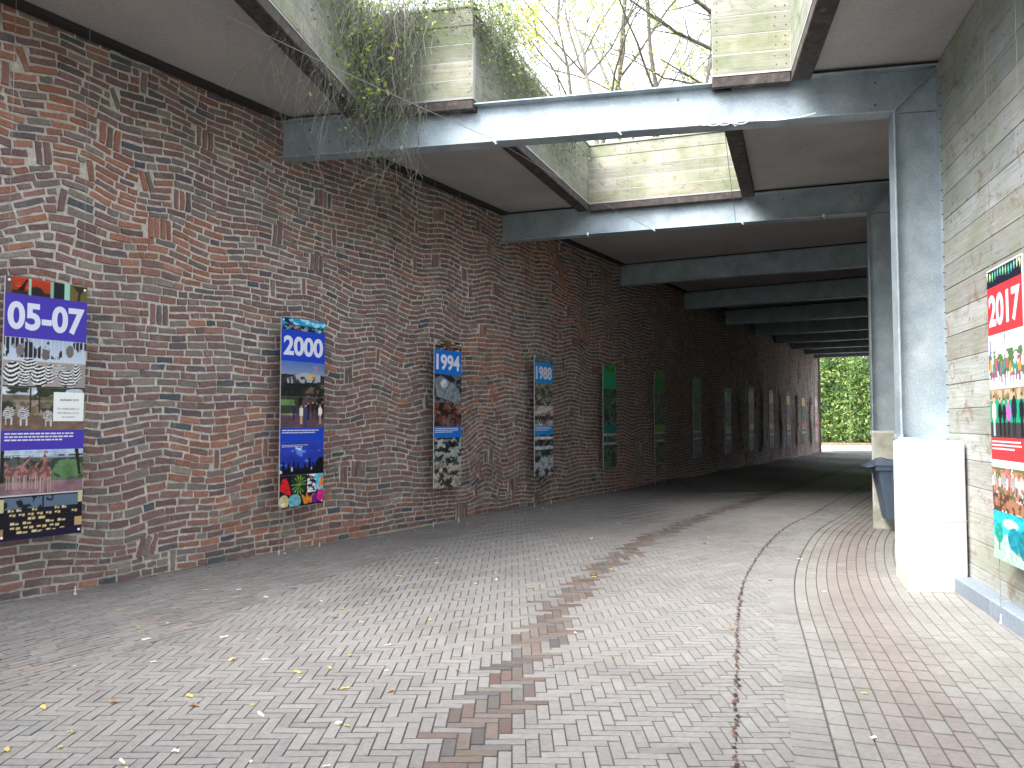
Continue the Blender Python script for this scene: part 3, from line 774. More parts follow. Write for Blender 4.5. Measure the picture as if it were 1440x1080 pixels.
def P_plain(c):
    c.a[:] = (.42, .38, .32); c.rect(0, 0, 1, .18, (.72, .76, .8)); c.blot(5, 3, .45, (.2, .23, .17), 8, 0, .62); c.blot(8, 6, .6, (.55, .5, .44), 9, .3, .65); c.rect(0, .66, 1, 1, (.44, .36, .31))
    c.modul(12, 8, .3, 10)
    for x in (.32, .42): c.rect(x, 0, x+.02, .6, (.22, .18, .15))
    for x, y, s in ((.08, .6, 1), (.25, .62, 1), (.54, .66, .9)):
        for l in (-.035, .03): c.rect(x+l, y, x+l+.016, y+.27*s, (.8, .78, .78))
        zebra_body(c, x, y, .065*s, .14*s, 14, 1)
def P_giraffe(c):
    c.grad((.66, .74, .84), (.6, .66, .7), 0, .25); c.rect(0, .18, 1, .7, (.34, .36, .34)); c.blot(7, 4, .45, (.22, .24, .22), 12, .12, .66); c.blot(6, 3, .5, (.33, .45, .3), 13, .25, .7, .55, 1); c.rect(0, .7, 1, 1, (.52, .42, .44)); c.modul(10, 6, .3, 14)
    c.rect(.5, .16, 1, .19, (.55, .6, .66))
    tn = (.62, .46, .44)
    for x, y, s, l in ((.12, .42, .9, -1), (.24, .40, 1, 1), (.38, .42, .95, 1), (.52, .45, 1.15, 0)):
        c.ell(x, y+.08, .075*s, .15*s, tn)
        if l: c.poly([(x-.03, y), (x+.02, y), (x+l*.12+.015, y-.26), (x+l*.12-.01, y-.26)], tn)
        else: c.poly([(x-.035, y), (x+.03, y), (x+.01, y-.38), (x-.012, y-.38)], tn); c.ell(x+.006, y-.38, .03, .045, tn)
        for k in (-.05, -.02, .03, .055): c.rect(x+k*s, y+.15, x+k*s+.014, y+.15+.3*s, (.7, .58, .56))
    n = c.nz(22, 16, seed=15); m = (np.abs(c.a-np.array(tn)).sum(-1) < .02) & (n > .52); c.a[m] = (.45, .3, .28)
    c.rect(0, 0, .05, .7, (.15, .13, .12)); c.poly([(.88, 0), (.93, 0), (.97, .6), (.94, .6)], (.13, .12, .1)); c.rect(0, .97, 1, 1, (.8, .75, .75))
def P_hall(c):
    c.a[:] = (.07, .07, .11); c.rect(.06, .03, .94, .3, (.35, .42, .5)); c.blot(6, 3, .5, (.1, .12, .12), 20, .03, .3); c.rect(0, .05, .06, .35, (.75, .72, .55)); c.rect(.94, 0, 1, .25, (.75, .72, .55)); c.rect(.5, 0, .52, .3, (.08, .08, .1))
    for r in range(6):
        y = .3+r*.1; nn = 9-r
        for i in range(nn):
            x = .5+(i-(nn-1)/2)*(.09+.016*r)+(.03 if r % 2 else 0)
            if random.random() < .72: w = .03+.006*r; c.rect(x-w, y, x-w*.1, y+.05, (.85, .76, .55)); c.rect(x+w*.1, y+.006, x+w, y+.056, (.8, .7, .5))
            c.rect(x-.05, y+.055, x+.05, y+.08, (.13, .13, .17))
    c.rect(.0, .72, .06, .92, (.62, .5, .36)); c.rect(.9, .6, 1, .8, (.72, .6, .42)); c.poly([(0, .95), (.5, .84), (1, .8), (1, 1), (0, 1)], (.10, .09, .2))
def P_reef(c):
    c.grad((.1, .55, .75), (.15, .6, .75)); c.blot(8, 3, .58, (.6, .85, .9), 30); c.blot(9, 4, .42, (.1, .12, .2), 31, .55, 1); c.blot(9, 4, .5, (.1, .12, .2), 35, 0, 1, 0, .3); c.blot(14, 6, .57, (.55, .55, .6), 32, .6, 1)
def P_build(c):
    c.grad((.3, .42, .68), (.5, .56, .66), 0, .38); c.rect(0, .38, 1, 1, (.1, .11, .11)); c.blot(8, 5, .5, (.16, .17, .16), 40, .35, 1); c.poly([(.12, .5), (.5, .3), (.9, .36), (.9, .56), (.15, .62)], (.62, .64, .68)); c.blot(12, 6, .55, (.2, .2, .22), 41, .42, .6)
    c.rect(.18, .46, .22, .62, (.12, .12, .13)); c.rect(.3, .46, .33, .6, (.12, .12, .13)); c.rect(.6, .36, .7, .5, (.85, .65, .15)); c.rect(.76, .1, .785, .5, (.8, .5, .2)); c.rect(.72, .14, .84, .16, (.8, .5, .2))
    c.blot(6, 5, .56, (.4, .33, .26), 42, .62, 1, .55, 1)
def P_guests(c):
    c.a[:] = (.36, .27, .31); c.rect(0, 0, .42, .56, (.2, .25, .17)); c.rect(0, .1, .3, .28, (.4, .5, .32)); c.rect(0, .55, .35, .6, (.5, .5, .42)); c.rect(.4, 0, 1, .25, (.3, .26, .28)); c.blot(10, 3, .5, (.1, .08, .1), 50, 0, .32, .4, 1); c.modul(8, 6, .35, 51)
    for x, y, h, t, l in ((.62, .75, .6, (.12, .1, .13), (.12, .1, .13)), (.72, .72, .6, (.14, .12, .14), (.1, .1, .1)), (.82, .72, .58, (.1, .09, .12), (.1, .1, .1)), (.95, .7, .6, (.08, .08, .1), (.1, .08, .1)), (.30, .78, .6, (.13, .14, .34), (.2, .16, .3)), (.46, .86, .62, (.85, .84, .8), (.75, .6, .55)), (.9, .86, .66, (.9, .88, .85), (.8, .66, .6)), (.56, .98, .78, (.22, .24, .4), (.2, .22, .38))): c.person(x, y, h, t, l)
def P_sea(c):
    c.grad((.17, .24, .66), (.1, .2, .6)); c.modul(3, 3, .25, 60); c.blot(7, 6, .66, (.35, .5, .85), 61, .2, .7)
    c.poly([(.34, .15), (.42, .2), (.5, .17), (.46, .24), (.52, .3), (.44, .26), (.35, .22)], (.75, .88, .95)); c.rect(0, .8, 1, 1, (.03, .03, .06))
    for x, h in ((.08, .4), (.2, .36), (.31, .42), (.4, .36), (.56, .32), (.67, .5), (.75, .34)):
        c.ell(x, .95, .045, h*.75, (.03, .03, .06)); c.ell(x, .95-h*.8, .025, .04, (.03, .03, .06))
    c.ell(.93, .95, .16, .46, (.03, .03, .06)); c.rect(.25, .76, .29, .88, (.7, .72, .85)); c.rect(.70, .78, .73, .86, (.8, .7, .75)); c.poly([(0, .82), (.06, .86), (.05, .92), (0, .94)], (.8, .88, .95))
def P_corals(c):
    c.a[:] = (.08, .06, .12); c.poly([(.0, .45), (.06, .12), (.15, .1), (.24, .45), (.25, .65), (.16, .6)], (.8, .12, .15)); c.rect(.27, .02, .6, .55, (.1, .16, .12))
    for i in range(14): a = i*.45; c.poly([(.43, .32), (.43+.16*math.cos(a)-.01, .32+.3*math.sin(a)), (.43+.16*math.cos(a)+.02, .32+.3*math.sin(a)+.02)], (.5, .66, .3))
    c.rect(.62, 0, .82, .58, (.85, .85, .88)); c.blot(16, 18, .5, (.08, .08, .12), 70, 0, .58, .62, .82); c.rect(.82, 0, 1, .55, (.35, .75, .85)); c.poly([(.85, .5), (.95, .1), (1, .08), (1, .4)], (.85, .5, .2))
    c.ell(.1, .82, .11, .2, (.78, .74, .55)); c.ell(.34, .83, .14, .22, (.42, .66, .72)); c.poly([(.48, .6), (.58, .75), (.6, .58), (.68, .75), (.78, .62), (.72, .92), (.55, .95)], (.8, .5, .15)); c.ell(.8, .8, .08, .15, (.42, .1, .5)); c.ell(.93, .72, .09, .2, (.82, .15, .5)); c.modul(20, 16, .35, 71)
def mk_mono(cols, seed, kind=0):
    def f(c):
        c.a[:] = cols[0]
        for i, q in enumerate(cols[1:]): c.blot(4+3*i, 4+2*i, .5+.03*i, q, seed+i)
        if kind == 1:
            for i in range(16): x = .04+i*.062; c.person(x, .75+.2*random.random(), .5, random.choice([(.12, .1, .12), (.35, .28, .28), (.2, .16, .18)]), (.12, .1, .12))
        if kind == 2: c.rect(0, .1, 1, .22, (.75, .75, .78)); c.rect(0, .55, 1, .68, (.7, .72, .74))
        if kind == 3: c.poly([(0, .2), (.25, .05), (.9, .5), (1, .9), (.8, 1), (.1, .8)], (.45, .48, .52)); c.ell(.35, .35, .12, .15, (.7, .72, .76))
        if kind == 4:
            for i in range(22): x = i/22; c.rect(x, .3+.3*random.random(), x+.02, 1, (.2, .13, .12))
        c.modul(12, 10, .4, seed+9)
    return f
def P_bunting(c):
    c.a[:] = (.07, .09, .16)
    for i in range(13): x = .03+i*.078; y = .35+.05*math.sin(i); c.poly([(x-.02, y), (x, y-.22), (x+.02, y), (x, y+.3)], random.choice([(.55, .85, .6), (.8, .9, .6), (.4, .75, .7)]))
    c.rect(0, 0, 1, .08, (.85, .85, .85))
def P_dome(c):
    c.grad((.85, .88, .93), (.78, .78, .8)); c.ell(.55, .45, .5, .42, (.7, .76, .84)); c.ell(.55, .5, .44, .38, (.88, .9, .93)); c.blot(8, 6, .5, (.3, .42, .24), 80, .3, .75); c.blot(9, 6, .52, (.55, .35, .4), 81, .45, .8); c.rect(0, .78, 1, 1, (.75, .72, .76)); c.rect(.48, 0, .5, .95, (.25, .22, .25)); c.rect(.05, .1, .08, .8, (.25, .3, .5))
    for i in range(12): c.person(.06+i*.082, .78+.12*random.random(), .4, random.choice([(.7, .3, .35), (.25, .5, .45), (.85, .8, .75), (.75, .55, .2), (.3, .3, .45)]), (.35, .3, .35))
def P_suits(c):
    c.grad((.5, .47, .36), (.4, .42, .3), 0, .25); c.rect(0, .22, 1, .68, (.08, .55, .42)); c.rect(0, .68, 1, 1, (.22, .21, .22)); c.blot(12, 3, .5, (.75, .6, .5), 90, .02, .24)
    for x, t, l, h in ((.12, (.85, .7, .7), (.6, .7, .75), .85), (.3, (.07, .07, .1), (.06, .06, .08), .8), (.42, (.1, .1, .14), (.08, .08, .1), .78), (.54, (.75, .35, .7), (.1, .1, .12), .8), (.7, (.1, .11, .2), (.08, .09, .16), .95), (.9, (.08, .09, .13), (.07, .07, .1), .86)): c.person(x, .97, h, t, l, wd=1.1)
def P_crowd(c):
    c.a[:] = (.82, .84, .84); c.blot(9, 5, .45, (.35, .4, .22), 100, .15, .8); c.blot(12, 8, .5, (.68, .45, .4), 101, .2, .85); c.poly([(.35, .35), (.45, .05), (.55, .35)], (.7, .4, .4))
    for i in range(15): c.person(.03+i*.067, .62+.1*random.random(), .42, random.choice([(.8, .8, .75), (.55, .6, .62), (.7, .4, .35)]), (.35, .3, .25))
    c.poly([(0, .75), (.3, .68), (1, .8), (1, 1), (0, .95)], (.6, .42, .32)); c.blot(12, 8, .52, (.3, .2, .14), 103, .65, 1)
def P_lagoon(c):
    c.grad((.1, .62, .7), (.2, .75, .75), 0, .55); c.a[:] = c.a; c.poly([(0, .55), (.5, .4), (.62, .75), (1, .85), (1, 1), (0, 1)], (.62, .82, .68)); c.ell(.5, .22, .22, .1, (.72, .92, .92))
    c.ell(.17, .45, .12, .2, (.08, .55, .5)); c.ell(.62, .5, .2, .24, (.05, .5, .58)); c.ell(.9, .55, .2, .3, (.04, .45, .5)); c.rect(.15, .6, .19, .8, (.25, .5, .25)); c.modul(16, 16, .35, 110)

FR_ = [0, .065, .23, .42, .585, .66, .835, 1.0]
BW, BH = .73, 2.30
def text_mesh(txt, name, mat, w=None, h=None, bold=.02, depth=.001, parent=None, tint=(1, 1, 1)):
    cu = bpy.data.curves.new('t', 'FONT'); cu.body = txt; cu.offset = bold; cu.extrude = 0; cu.resolution_u = 5; cu.space_line = 1.05
    to = bpy.data.objects.new('t', cu); COL.objects.link(to); bpy.context.view_layer.update()
    me = bpy.data.meshes.new_from_object(to.evaluated_get(bpy.context.evaluated_depsgraph_get())); bpy.data.objects.remove(to); bpy.data.curves.remove(cu)
    co = np.empty(len(me.vertices)*3); me.vertices.foreach_get('co', co); co = co.reshape(-1, 3)
    mn, mx = co.min(0), co.max(0); sx = w/(mx[0]-mn[0]) if w else None; sy = h/(mx[1]-mn[1]) if h else sx
    if sx is None: sx = sy
    co2 = np.zeros_like(co); co2[:, 0] = (co[:, 0]-mn[0])*sx; co2[:, 2] = (co[:, 1]-mn[1])*sy
    me.vertices.foreach_set('co', co2.ravel()); me.materials.clear(); me.materials.append(mat)
    at = me.attributes.new('tint', 'FLOAT_COLOR', 'POINT'); at.data.foreach_set('color', np.tile(np.array([*tint, 1], np.float32), len(me.vertices)))
    me.update(); me.name = name
    o = bpy.data.objects.new(name, me); COL.objects.link(o); o.parent = parent
    return o
def strip(name, x0, x1, z0, z1, y, cv, parent):
    """printed rectangle in the banner's local xz plane facing -y"""
    h, w = cv.h, cv.w
    xs = np.linspace(x0, x1, w); zs = np.linspace(z1, z0, h); X, Z = np.meshgrid(xs, zs); co = np.stack([X, np.full_like(X, y), Z], -1).reshape(-1, 3)
    idx = np.arange(w*h).reshape(h, w); f = np.stack([idx[1:, :-1], idx[1:, 1:], idx[:-1, 1:], idx[:-1, :-1]], -1).reshape(-1, 4)
    me = bpy.data.meshes.new(name); me.from_pydata(co.tolist(), [], f.tolist()); me.materials.append(M['print'])
    at = me.attributes.new('ink', 'FLOAT_COLOR', 'POINT'); a = np.ones((w*h, 4), np.float32); a[:, :3] = srgb(np.clip(cv.a, 0, 1)).reshape(-1, 3)*1.0
    at.data.foreach_set('color', a.ravel()); me.update()
    o = bpy.data.objects.new(name, me); COL.objects.link(o); o.parent = parent; return o
def flat(name, x0, x1, z0, z1, y, col, parent, mat='ink'):
    mb = MB(); mb.box(((x0+x1)/2, y+.0006, (z0+z1)/2), (x1-x0, .0012, z1-z0), None, tuple(srgb(col)*1.0)); return mb.build(name, M[mat], parent)
def lines_of_text(x0, z, widths, h, gap, parent, col=(.9, .92, .95)):
    """rows of word-length dashes for print too small to be legible"""
    mb = MB(); t = tuple(srgb(col)*.8)
    for i, wd in enumerate(widths):
        zz_ = z-i*gap; x = x0
        while x < x0+wd:
            w = random.uniform(.014, .05)
            if x+w > x0+wd: break
            mb.box((x+w/2, -.0165, zz_), (w, .0008, h), None, t); x += w+.008
    return mb.build('lettering', M['ink'], parent)

def banner(loc, rz, label, group, title, tcol, pics, res, number=None, z0=.57, textcol=None, rounded=False, bh=BH, note=False, ceil=CEIL, tilt=0):
    """local frame: x right along the face, -y towards the viewer, origin on the ground"""
    root = empty('hanging_banner', loc, rz); tag(root, label, 'banner', group)
    zt = z0+bh; W = BW
    mb = MB()
    if rounded:
        pr = []; r = .09
        for cx, a0 in ((W/2-r, 0), (-W/2+r, 90)):
            for i in range(5): a = R(a0+90*i/4); pr.append((cx+r*math.cos(a), zt-r+r*math.sin(a)))
        pr += [(-W/2, z0), (W/2, z0)]
        n = len(pr); vs = [(x, -.012, z) for x, z in pr]+[(x, .004, z) for x, z in pr]
        mb.faces(vs, [tuple(range(n))[::-1], tuple(range(n, 2*n))]+[(i, (i+1) % n, n+(i+1) % n, n+i) for i in range(n)], (.3, .31, .3))
    else: mb.box((0, -.005, z0+bh/2), (W, .018, bh), None, (.38, .38, .38), 0, .003)
    panel = mb.build('panel', M['ink'], root)
    fz = lambda f: zt-f*bh
    yf = -.0152
    for i in range(7):
        a, b_ = FR_[i], FR_[i+1]; ins = .004
        m_x = .05 if (rounded and i == 0) else .003
        if i == 1: flat('title_band', -W/2+.002, W/2-.002, fz(b_), fz(a), yf, tcol, panel)
        elif i == 4: flat('text_band', -W/2+.002, W/2-.002, fz(b_), fz(a), yf, textcol or tcol, panel)
        else:
            fn = pics[{0: 0, 2: 1, 3: 2, 5: 3, 6: 4}[i]]
            hpx = max(4, int(res*bh/W*(b_-a))); cv = Cv(res, hpx); fn(cv)
            strip('photo', -W/2+m_x, W/2-m_x, fz(b_)+ins*.3, fz(a)-ins*.3, yf-.0004, cv, panel)
    if number:
        w, h, x = number[1:]
        o = text_mesh(number[0], 'number', M['ink'], w, h, .035, parent=panel, tint=tuple(srgb((.88, .9, .97))*.85)); o.location = (x, yf-.002, fz(.148)-h/2)
        lines_of_text(-W/2+.03, fz(.585)-.03, [.62, .64, .5] if title != '2000' else [.64, .58], .013, .028, panel)
        lines_of_text(-W/2+.03, fz(.66)-.038, [.42, .36], .007, .018, panel)
    for s_ in (-1, 1):
        mb = MB(); x = s_*(W/2-.03)
        mb.tube([(x, .009, .03), (x, .009, z0), (x, .009, zt), (x, .009, ceil)], .0025, n=5)
        w_ = mb.build('wire', M['wire'], root)
        mb = MB(); mb.tube([(x, .009, .0), (x, .009, .02)], .016, .012, n=8, cap=True, tint=(.5, .5, .5)); mb.tube([(x, .009, .02), (x, .009, .075)], .006, n=6, cap=True, tint=(.6, .6, .6)); mb.tube([(x-.012, .009, .045), (x+.012, .009, .045)], .007, n=6, cap=True, tint=(.6, .6, .6)); mb.build('anchor', M['plainwhite'], w_)
        for zz_ in (z0+.035, zt-.035):
            mb = MB(); mb.tube([(x, yf-.003, zz_), (x, yf-.006, zz_)], .012, n=10, cap=True, tint=(.8, .8, .8)); mb.build('eyelet', M['ink'], panel)
    return root, panel, fz

ANG = math.atan2(TW.y, TW.x)     # local +x runs along the wall, face towards the passage
def on_wall(px):                 # plan point of a banner seen at photo column px, .17 m off the wall
    rx = (px-720)/1108.0; base = wallpt(0, .24); k = (rx*base.y-base.x)/(TW.x-rx*TW.y); return base+TW*k
g = 'banners hanging along the brick wall'
r_, panel, fz = banner(on_wall(62), ANG, 'purple 05-07 banner with zebras, giraffes and an auditorium, nearest on the brick wall', g, '0507', (.28, .22, .66), [P_sunset, P_zebra, P_plain, P_giraffe, P_hall], 104, ('05-07', .68, .25, -.34))
flat('paper_note', .075, .355, fz(.55), fz(.435), -.0165, (.9, .91, .9), panel)
for txt, w, x, f in (("BURGERS' ZOO", .17, .135, .465), ('De giraffenstallen en', .2, .11, .502), ('Safari Meeting Centre', .2, .11, .518), ('zijn geopend', .12, .15, .534)):
    o = text_mesh(txt, 'lettering', M['ink'], w, None, .01, parent=panel, tint=(.12, .12, .13) if f < .48 else (.3, .3, .3)); o.location = (x, -.0195, fz(f)-.01)
banner(on_wall(425), ANG, 'blue 2000 banner with an ocean scene and a strip of bright corals', g, '2000', (.10, .25, .72), [P_reef, P_build, P_guests, P_sea, P_corals], 76, ('2000', .66, .24, -.33))
gm = [(.3, .3, .32), (.15, .15, .16), (.5, .5, .5)]
banner(on_wall(629), ANG, 'mid blue 1994 banner with greyish desert and rock photographs', g, '1994', (.06, .42, .78), [mk_mono([(.35, .28, .22), (.12, .1, .14), (.7, .62, .55)], 200), mk_mono([(.35, .37, .4), (.12, .12, .13)], 210, 3), mk_mono([(.5, .4, .38), (.42, .26, .22), (.15, .1, .1)], 220, 4), mk_mono([(.2, .22, .22), (.1, .12, .1), (.6, .62, .62)], 230), mk_mono([(.5, .48, .42), (.2, .19, .16), (.65, .64, .6)], 240)], 60, ('1994', .63, .25, -.315))
banner(on_wall(764), ANG, 'light blue 1988 banner with an elephant hide photograph and a grey crowd', g, '1988', (.05, .52, .80), [mk_mono([(.42, .46, .46), (.3, .34, .34)], 250), mk_mono([(.34, .33, .28), (.2, .2, .17), (.5, .5, .46)], 260), mk_mono([(.72, .7, .7), (.55, .5, .5)], 270, 1), mk_mono([(.16, .2, .2), (.1, .13, .13), (.4, .45, .44)], 280, 2), mk_mono([(.15, .19, .21), (.6, .62, .66)], 290)], 48, ('1988', .63, .25, -.315))
gray = lambda s, k=0: mk_mono([(.32, .33, .34), (.16, .17, .18), (.55, .55, .56)], s, k)
green_top = mk_mono([(.25, .62, .25), (.2, .5, .2)], 300)
specs = [(857, 'green banner with rounded top and a teal text band, fifth from the camera', (.15, .62, .42), (.05, .45, .42), True, BH),
         (927, 'dark green banner with rounded top and an olive text band, sixth from the camera', (.2, .5, .2), (.42, .55, .2), True, BH),
         (980, 'tall round topped banner of dull green and grey, seventh from the camera', (.22, .5, .22), (.25, .42, .22), True, 2.3),
         (1023, 'bright green headed banner, eighth from the camera in the dark passage', (.3, .68, .2), (.35, .62, .22), False, 2.15),
         (1056, 'lime green banner with a yellow text band, ninth from the camera', (.6, .78, .15), (.75, .72, .1), False, 2.25),
         (1084, 'yellow green banner with a golden text band, tenth from the camera', (.75, .8, .15), (.85, .7, .15), False, 2.28),
         (1108, 'yellow headed banner with an orange text band, third from the far exit', (.85, .8, .15), (.9, .45, .1), False, 2.28),
         (1129, 'pale yellow banner with a red orange text band, second from the far exit', (.85, .75, .25), (.85, .3, .1), False, 2.28),
         (1147, 'pale rounded white and red banner nearest the far exit', (.78, .72, .7), (.75, .3, .28), True, 2.3)]
for i, (px, lab, tc, xc, rd, bh) in enumerate(specs):
    lightp = mk_mono([(.7, .68, .66), (.5, .45, .45), (.8, .5, .45)], 500+i)
    if i < 3: gray = lambda q_, k=0: mk_mono([(.24, .36, .26), (.15, .22, .18), (.34, .42, .36)], q_, k)
    else: gray = lambda q_, k=0: mk_mono([(.2, .22, .2), (.1, .11, .1), (.38, .4, .37)], q_, k)
    pp = [gray(310+i*20) if not rd else green_top, gray(311+i*20), gray(313+i*20, 0), gray(315+i*20, 2), gray(317+i*20)]
    if i == 8: pp = [lightp]*5
    banner(on_wall(px), ANG, lab, g, '', tc, pp, 20, None, z0=.57, textcol=xc, rounded=rd, bh=bh)
# the red banner on the right wall: face towards the passage
c = rwall(1.92+BW/2, .16); rzr = math.atan2(-RW_DIR.y, -RW_DIR.x)
banner(c, rzr, 'red 2017 banner with party photographs and a turquoise lagoon on the right timber wall', None, '2017', (.83, .2, .22), [P_bunting, P_dome, P_suits, P_crowd, P_lagoon], 100, ('2017', .66, .26, -.33), z0=.52, ceil=CEIL)

# ------------------------------------------------------------------ VINES AND TREES
def strand(mb, p, length, r, tint, sway=.25, n=9, curl=0.0):
    pts = [Vector(p)]; a = random.uniform(0, 6.28); dx = Vector((math.cos(a), math.sin(a), 0))*sway*random.uniform(-.5, 1); w = random.uniform(0, 6.28)
    for i in range(1, n+1):
        t = i/n; f = random.uniform(-.05, .05)*length
        pts.append(Vector(p)+dx*(t**.7)*length*.5+Vector((f+.03*math.sin(w+t*7), f*.6+.03*math.cos(w*2+t*6), -length*t+curl*length*max(0, t-.7))))
    mb.tube(pts, r, r*.35, n=3, tint=tint); return pts
def leafq(mb, p, s, tint, asp=.5, droop=0.0):
    d = Vector((random.gauss(0, 1), random.gauss(0, 1), random.gauss(0, .5)-droop)).normalized(); q = d.orthogonal().normalized(); q = (Matrix.Rotation(random.uniform(0, 6.28), 3, d) @ q)
    m_ = p+d*s*.5; nrm = d.cross(q)*s*.06
    mb.face([p, m_+q*s*asp*.5-nrm, p+d*s, m_-q*s*asp*.5-nrm], tint)
GR = [(.10, .16, .05), (.17, .25, .06), (.30, .36, .08), (.13, .19, .08), (.38, .42, .10)]
DRY = [(.17, .15, .13), (.22, .20, .17), (.30, .28, .25), (.12, .13, .10), (.14, .18, .12), (.16, .20, .14), (.17, .145, .15)]
def vine(label, path, ns_, lens, nleaf, leafs=.05, spread=.15, down=1.0, rad=(.002, .005), lcols=GR, z=6.52):
    c = path[len(path)//2]; root = empty('hanging_vine', (c.x, c.y, z)); tag(root, label, 'vine', None)
    st = MB(); lf = MB(); allp = []
    for i in range(ns_):
        t = random.random()*(len(path)-1); k = int(t); p = path[k].lerp(path[min(k+1, len(path)-1)], t-k)+Vector((random.gauss(0, spread), random.gauss(0, spread), z+random.uniform(-.1, .1)))
        pts = strand(st, p, random.uniform(*lens), random.uniform(*rad), random.choice(DRY)); allp += pts
        for _k in range(2):
            q = random.choice(pts[1:-2]); allp += strand(st, q, random.uniform(.1, .5), rad[0]*.7, random.choice(DRY), sway=2.2, n=5)
    for i in range(nleaf): leafq(lf, random.choice(allp)+Vector((random.gauss(0, .05), random.gauss(0, .05), random.gauss(0, .05))), leafs*random.uniform(.5, 1.3), tuple(np.array(random.choice(lcols))*random.uniform(.7, 1.3)), .5)
    localize(st.build('stem', M['vine'], root), root); localize(lf.build('foliage', M['leaf'], root), root)
inA = lambda t: A.lerp(F, t)
e1_ = Vector((.06, -.05, 0))
vine('dense curtain of grey roots hanging before the pale planks above the nearest beam', [A+Vector((.05, -.15, 0)), A+Vector((.45, -.25, 0)), A.lerp(B, .45)+Vector((0, -.15, 0))], 330, (.7, 2.0), 1500, .035, .11, rad=(.0015, .004), lcols=GR+[(.22, .30, .12), (.16, .24, .12)])
vine('leafy green vine trailing over the left edge of the near roof opening', [inA(.02)+Vector((.15, 0, 0)), inA(.13)+Vector((.12, 0, 0)), inA(.26)+Vector((.1, 0, 0))], 190, (.4, 1.6), 1500, .07, .13, lcols=GR+[(.42, .46, .08), (.36, .44, .1)])
vine('sparse bare roots dangling near the camera end of the roof opening', [inA(.28), inA(.38), inA(.55)], 150, (.5, 2.3), 120, .04, .2, rad=(.0015, .0035))
vine('few long curling roots hanging past the left end of the nearest beam', [A+Vector((-.35, -.4, 0)), A+Vector((.2, -.3, 0)), A+Vector((.5, -.2, 0))], 45, (1.5, 2.6), 60, .03, .18, rad=(.003, .006))
path2 = [a2.lerp(b2, .02), a2.lerp(b2, .25), a2.lerp(b2, .5), a2.lerp(b2, .8)]
vine('feathery pale green creeper draped over the left planks of the second opening', [p+Vector((.06, -.02, 0)) for p in path2], 380, (.25, .95), 3200, .045, .07, z=6.5, lcols=GR+[(.3, .33, .2), (.25, .3, .16)])
vine('creeper bush growing on top of the planks between the two roof openings', [A.lerp(B, .3), A.lerp(B, 1.0), a2.lerp(b2, .2)], 260, (.2, .6), 2600, .05, .22, z=6.75, lcols=GR+[(.3, .33, .2)])

def tree(loc, h, lean, spread, label, seed, leafn=700, lcols=None, trunk=.065, levels=3, leafsz=.09):
    rs_ = random.Random(seed); root = empty('tree', loc); tag(root, label, 'tree', None)
    wood = MB(); lf = MB(); tips = []
    def grow(p, d, L, r, lv):
        n = 7; pts = [p]; q = p.copy(); dd = d.copy()
        for i in range(n):
            dd = (dd+Vector((rs_.gauss(0, .13), rs_.gauss(0, .13), rs_.gauss(.02, .08)))).normalized(); q = q+dd*(L/n); pts.append(q.copy())
        wood.tube(pts, r, r*.45, n=6 if lv == 0 else 4)
        if lv >= 2: tips.extend(pts[2:])
        if lv < levels:
            for i in range(rs_.randint(5, 8) if lv == 0 else rs_.randint(3, 6)):
                k = rs_.randint(2 if lv else 2, n); az = rs_.uniform(0, 6.28); up = rs_.uniform(.15, .9)
                nd = (Vector((math.cos(az), math.sin(az), up))*spread+dd*.6).normalized()
                grow(pts[k], nd, L*rs_.uniform(.35, .62), r*(.55 if lv == 0 else .5)*(1-.06*k), lv+1)
    grow(Vector((0, 0, 0)), Vector((lean[0], lean[1], 1)).normalized(), h, trunk, 0)
    random.seed(seed)
    for i in range(int(leafn*2.6)):
        leafq(lf, rs_.choice(tips)+Vector((rs_.gauss(0, .12), rs_.gauss(0, .12), rs_.gauss(0, .12))), leafsz*rs_.uniform(.6, 1.4), tuple(np.array(rs_.choice(lcols or YG))*rs_.uniform(.7, 1.3)), .6)
    wood.build('trunk', M['bark'], root, smooth=True); lf.build('crown', M['leaf'], root)
    return root
YG = [(.6, .58, .08), (.62, .6, .12), (.46, .54, .12), (.4, .5, .16), (.68, .62, .08)]
G2 = [(.26, .36, .12), (.36, .46, .15), (.46, .52, .18), (.55, .55, .12)]
trees = [((2.2, 17.5, 6.15), 7, (.1, 0), 'slim leaning tree seen through the left part of the near roof opening', YG, 500, .07),
         ((3.6, 19.5, 6.15), 8.5, (-.05, .1), 'bare forked tree rising in the middle of the near roof opening', YG, 350, .08),
         ((5.0, 22.0, 6.15), 9, (.02, 0), 'straight thin tree with yellow leaves low in the roof opening', YG, 800, .08),
         ((1.4, 21.5, 6.15), 9, (.12, 0), 'tree with many fine twigs behind the leaning tree above the roof', G2, 900, .09),
         ((4.6, 27.0, 6.15), 11, (0, 0), 'tall distant tree with yellow green crown centred above the second opening', G2, 1600, .1),
         ((7.4, 26.0, 6.15), 10, (-.08, 0), 'tall tree with greenish yellow leaves to the right of the opening', G2, 1600, .1),
         ((2.6, 29.5, 6.15), 12, (.05, 0), 'tall pale leaved tree farthest away above the left of the openings', G2, 1800, .1)]
for i, (loc, h, ln, lab, lc, n, tr) in enumerate(trees): tree(loc, h, ln, .9, lab, 40+i, n, lc, tr)
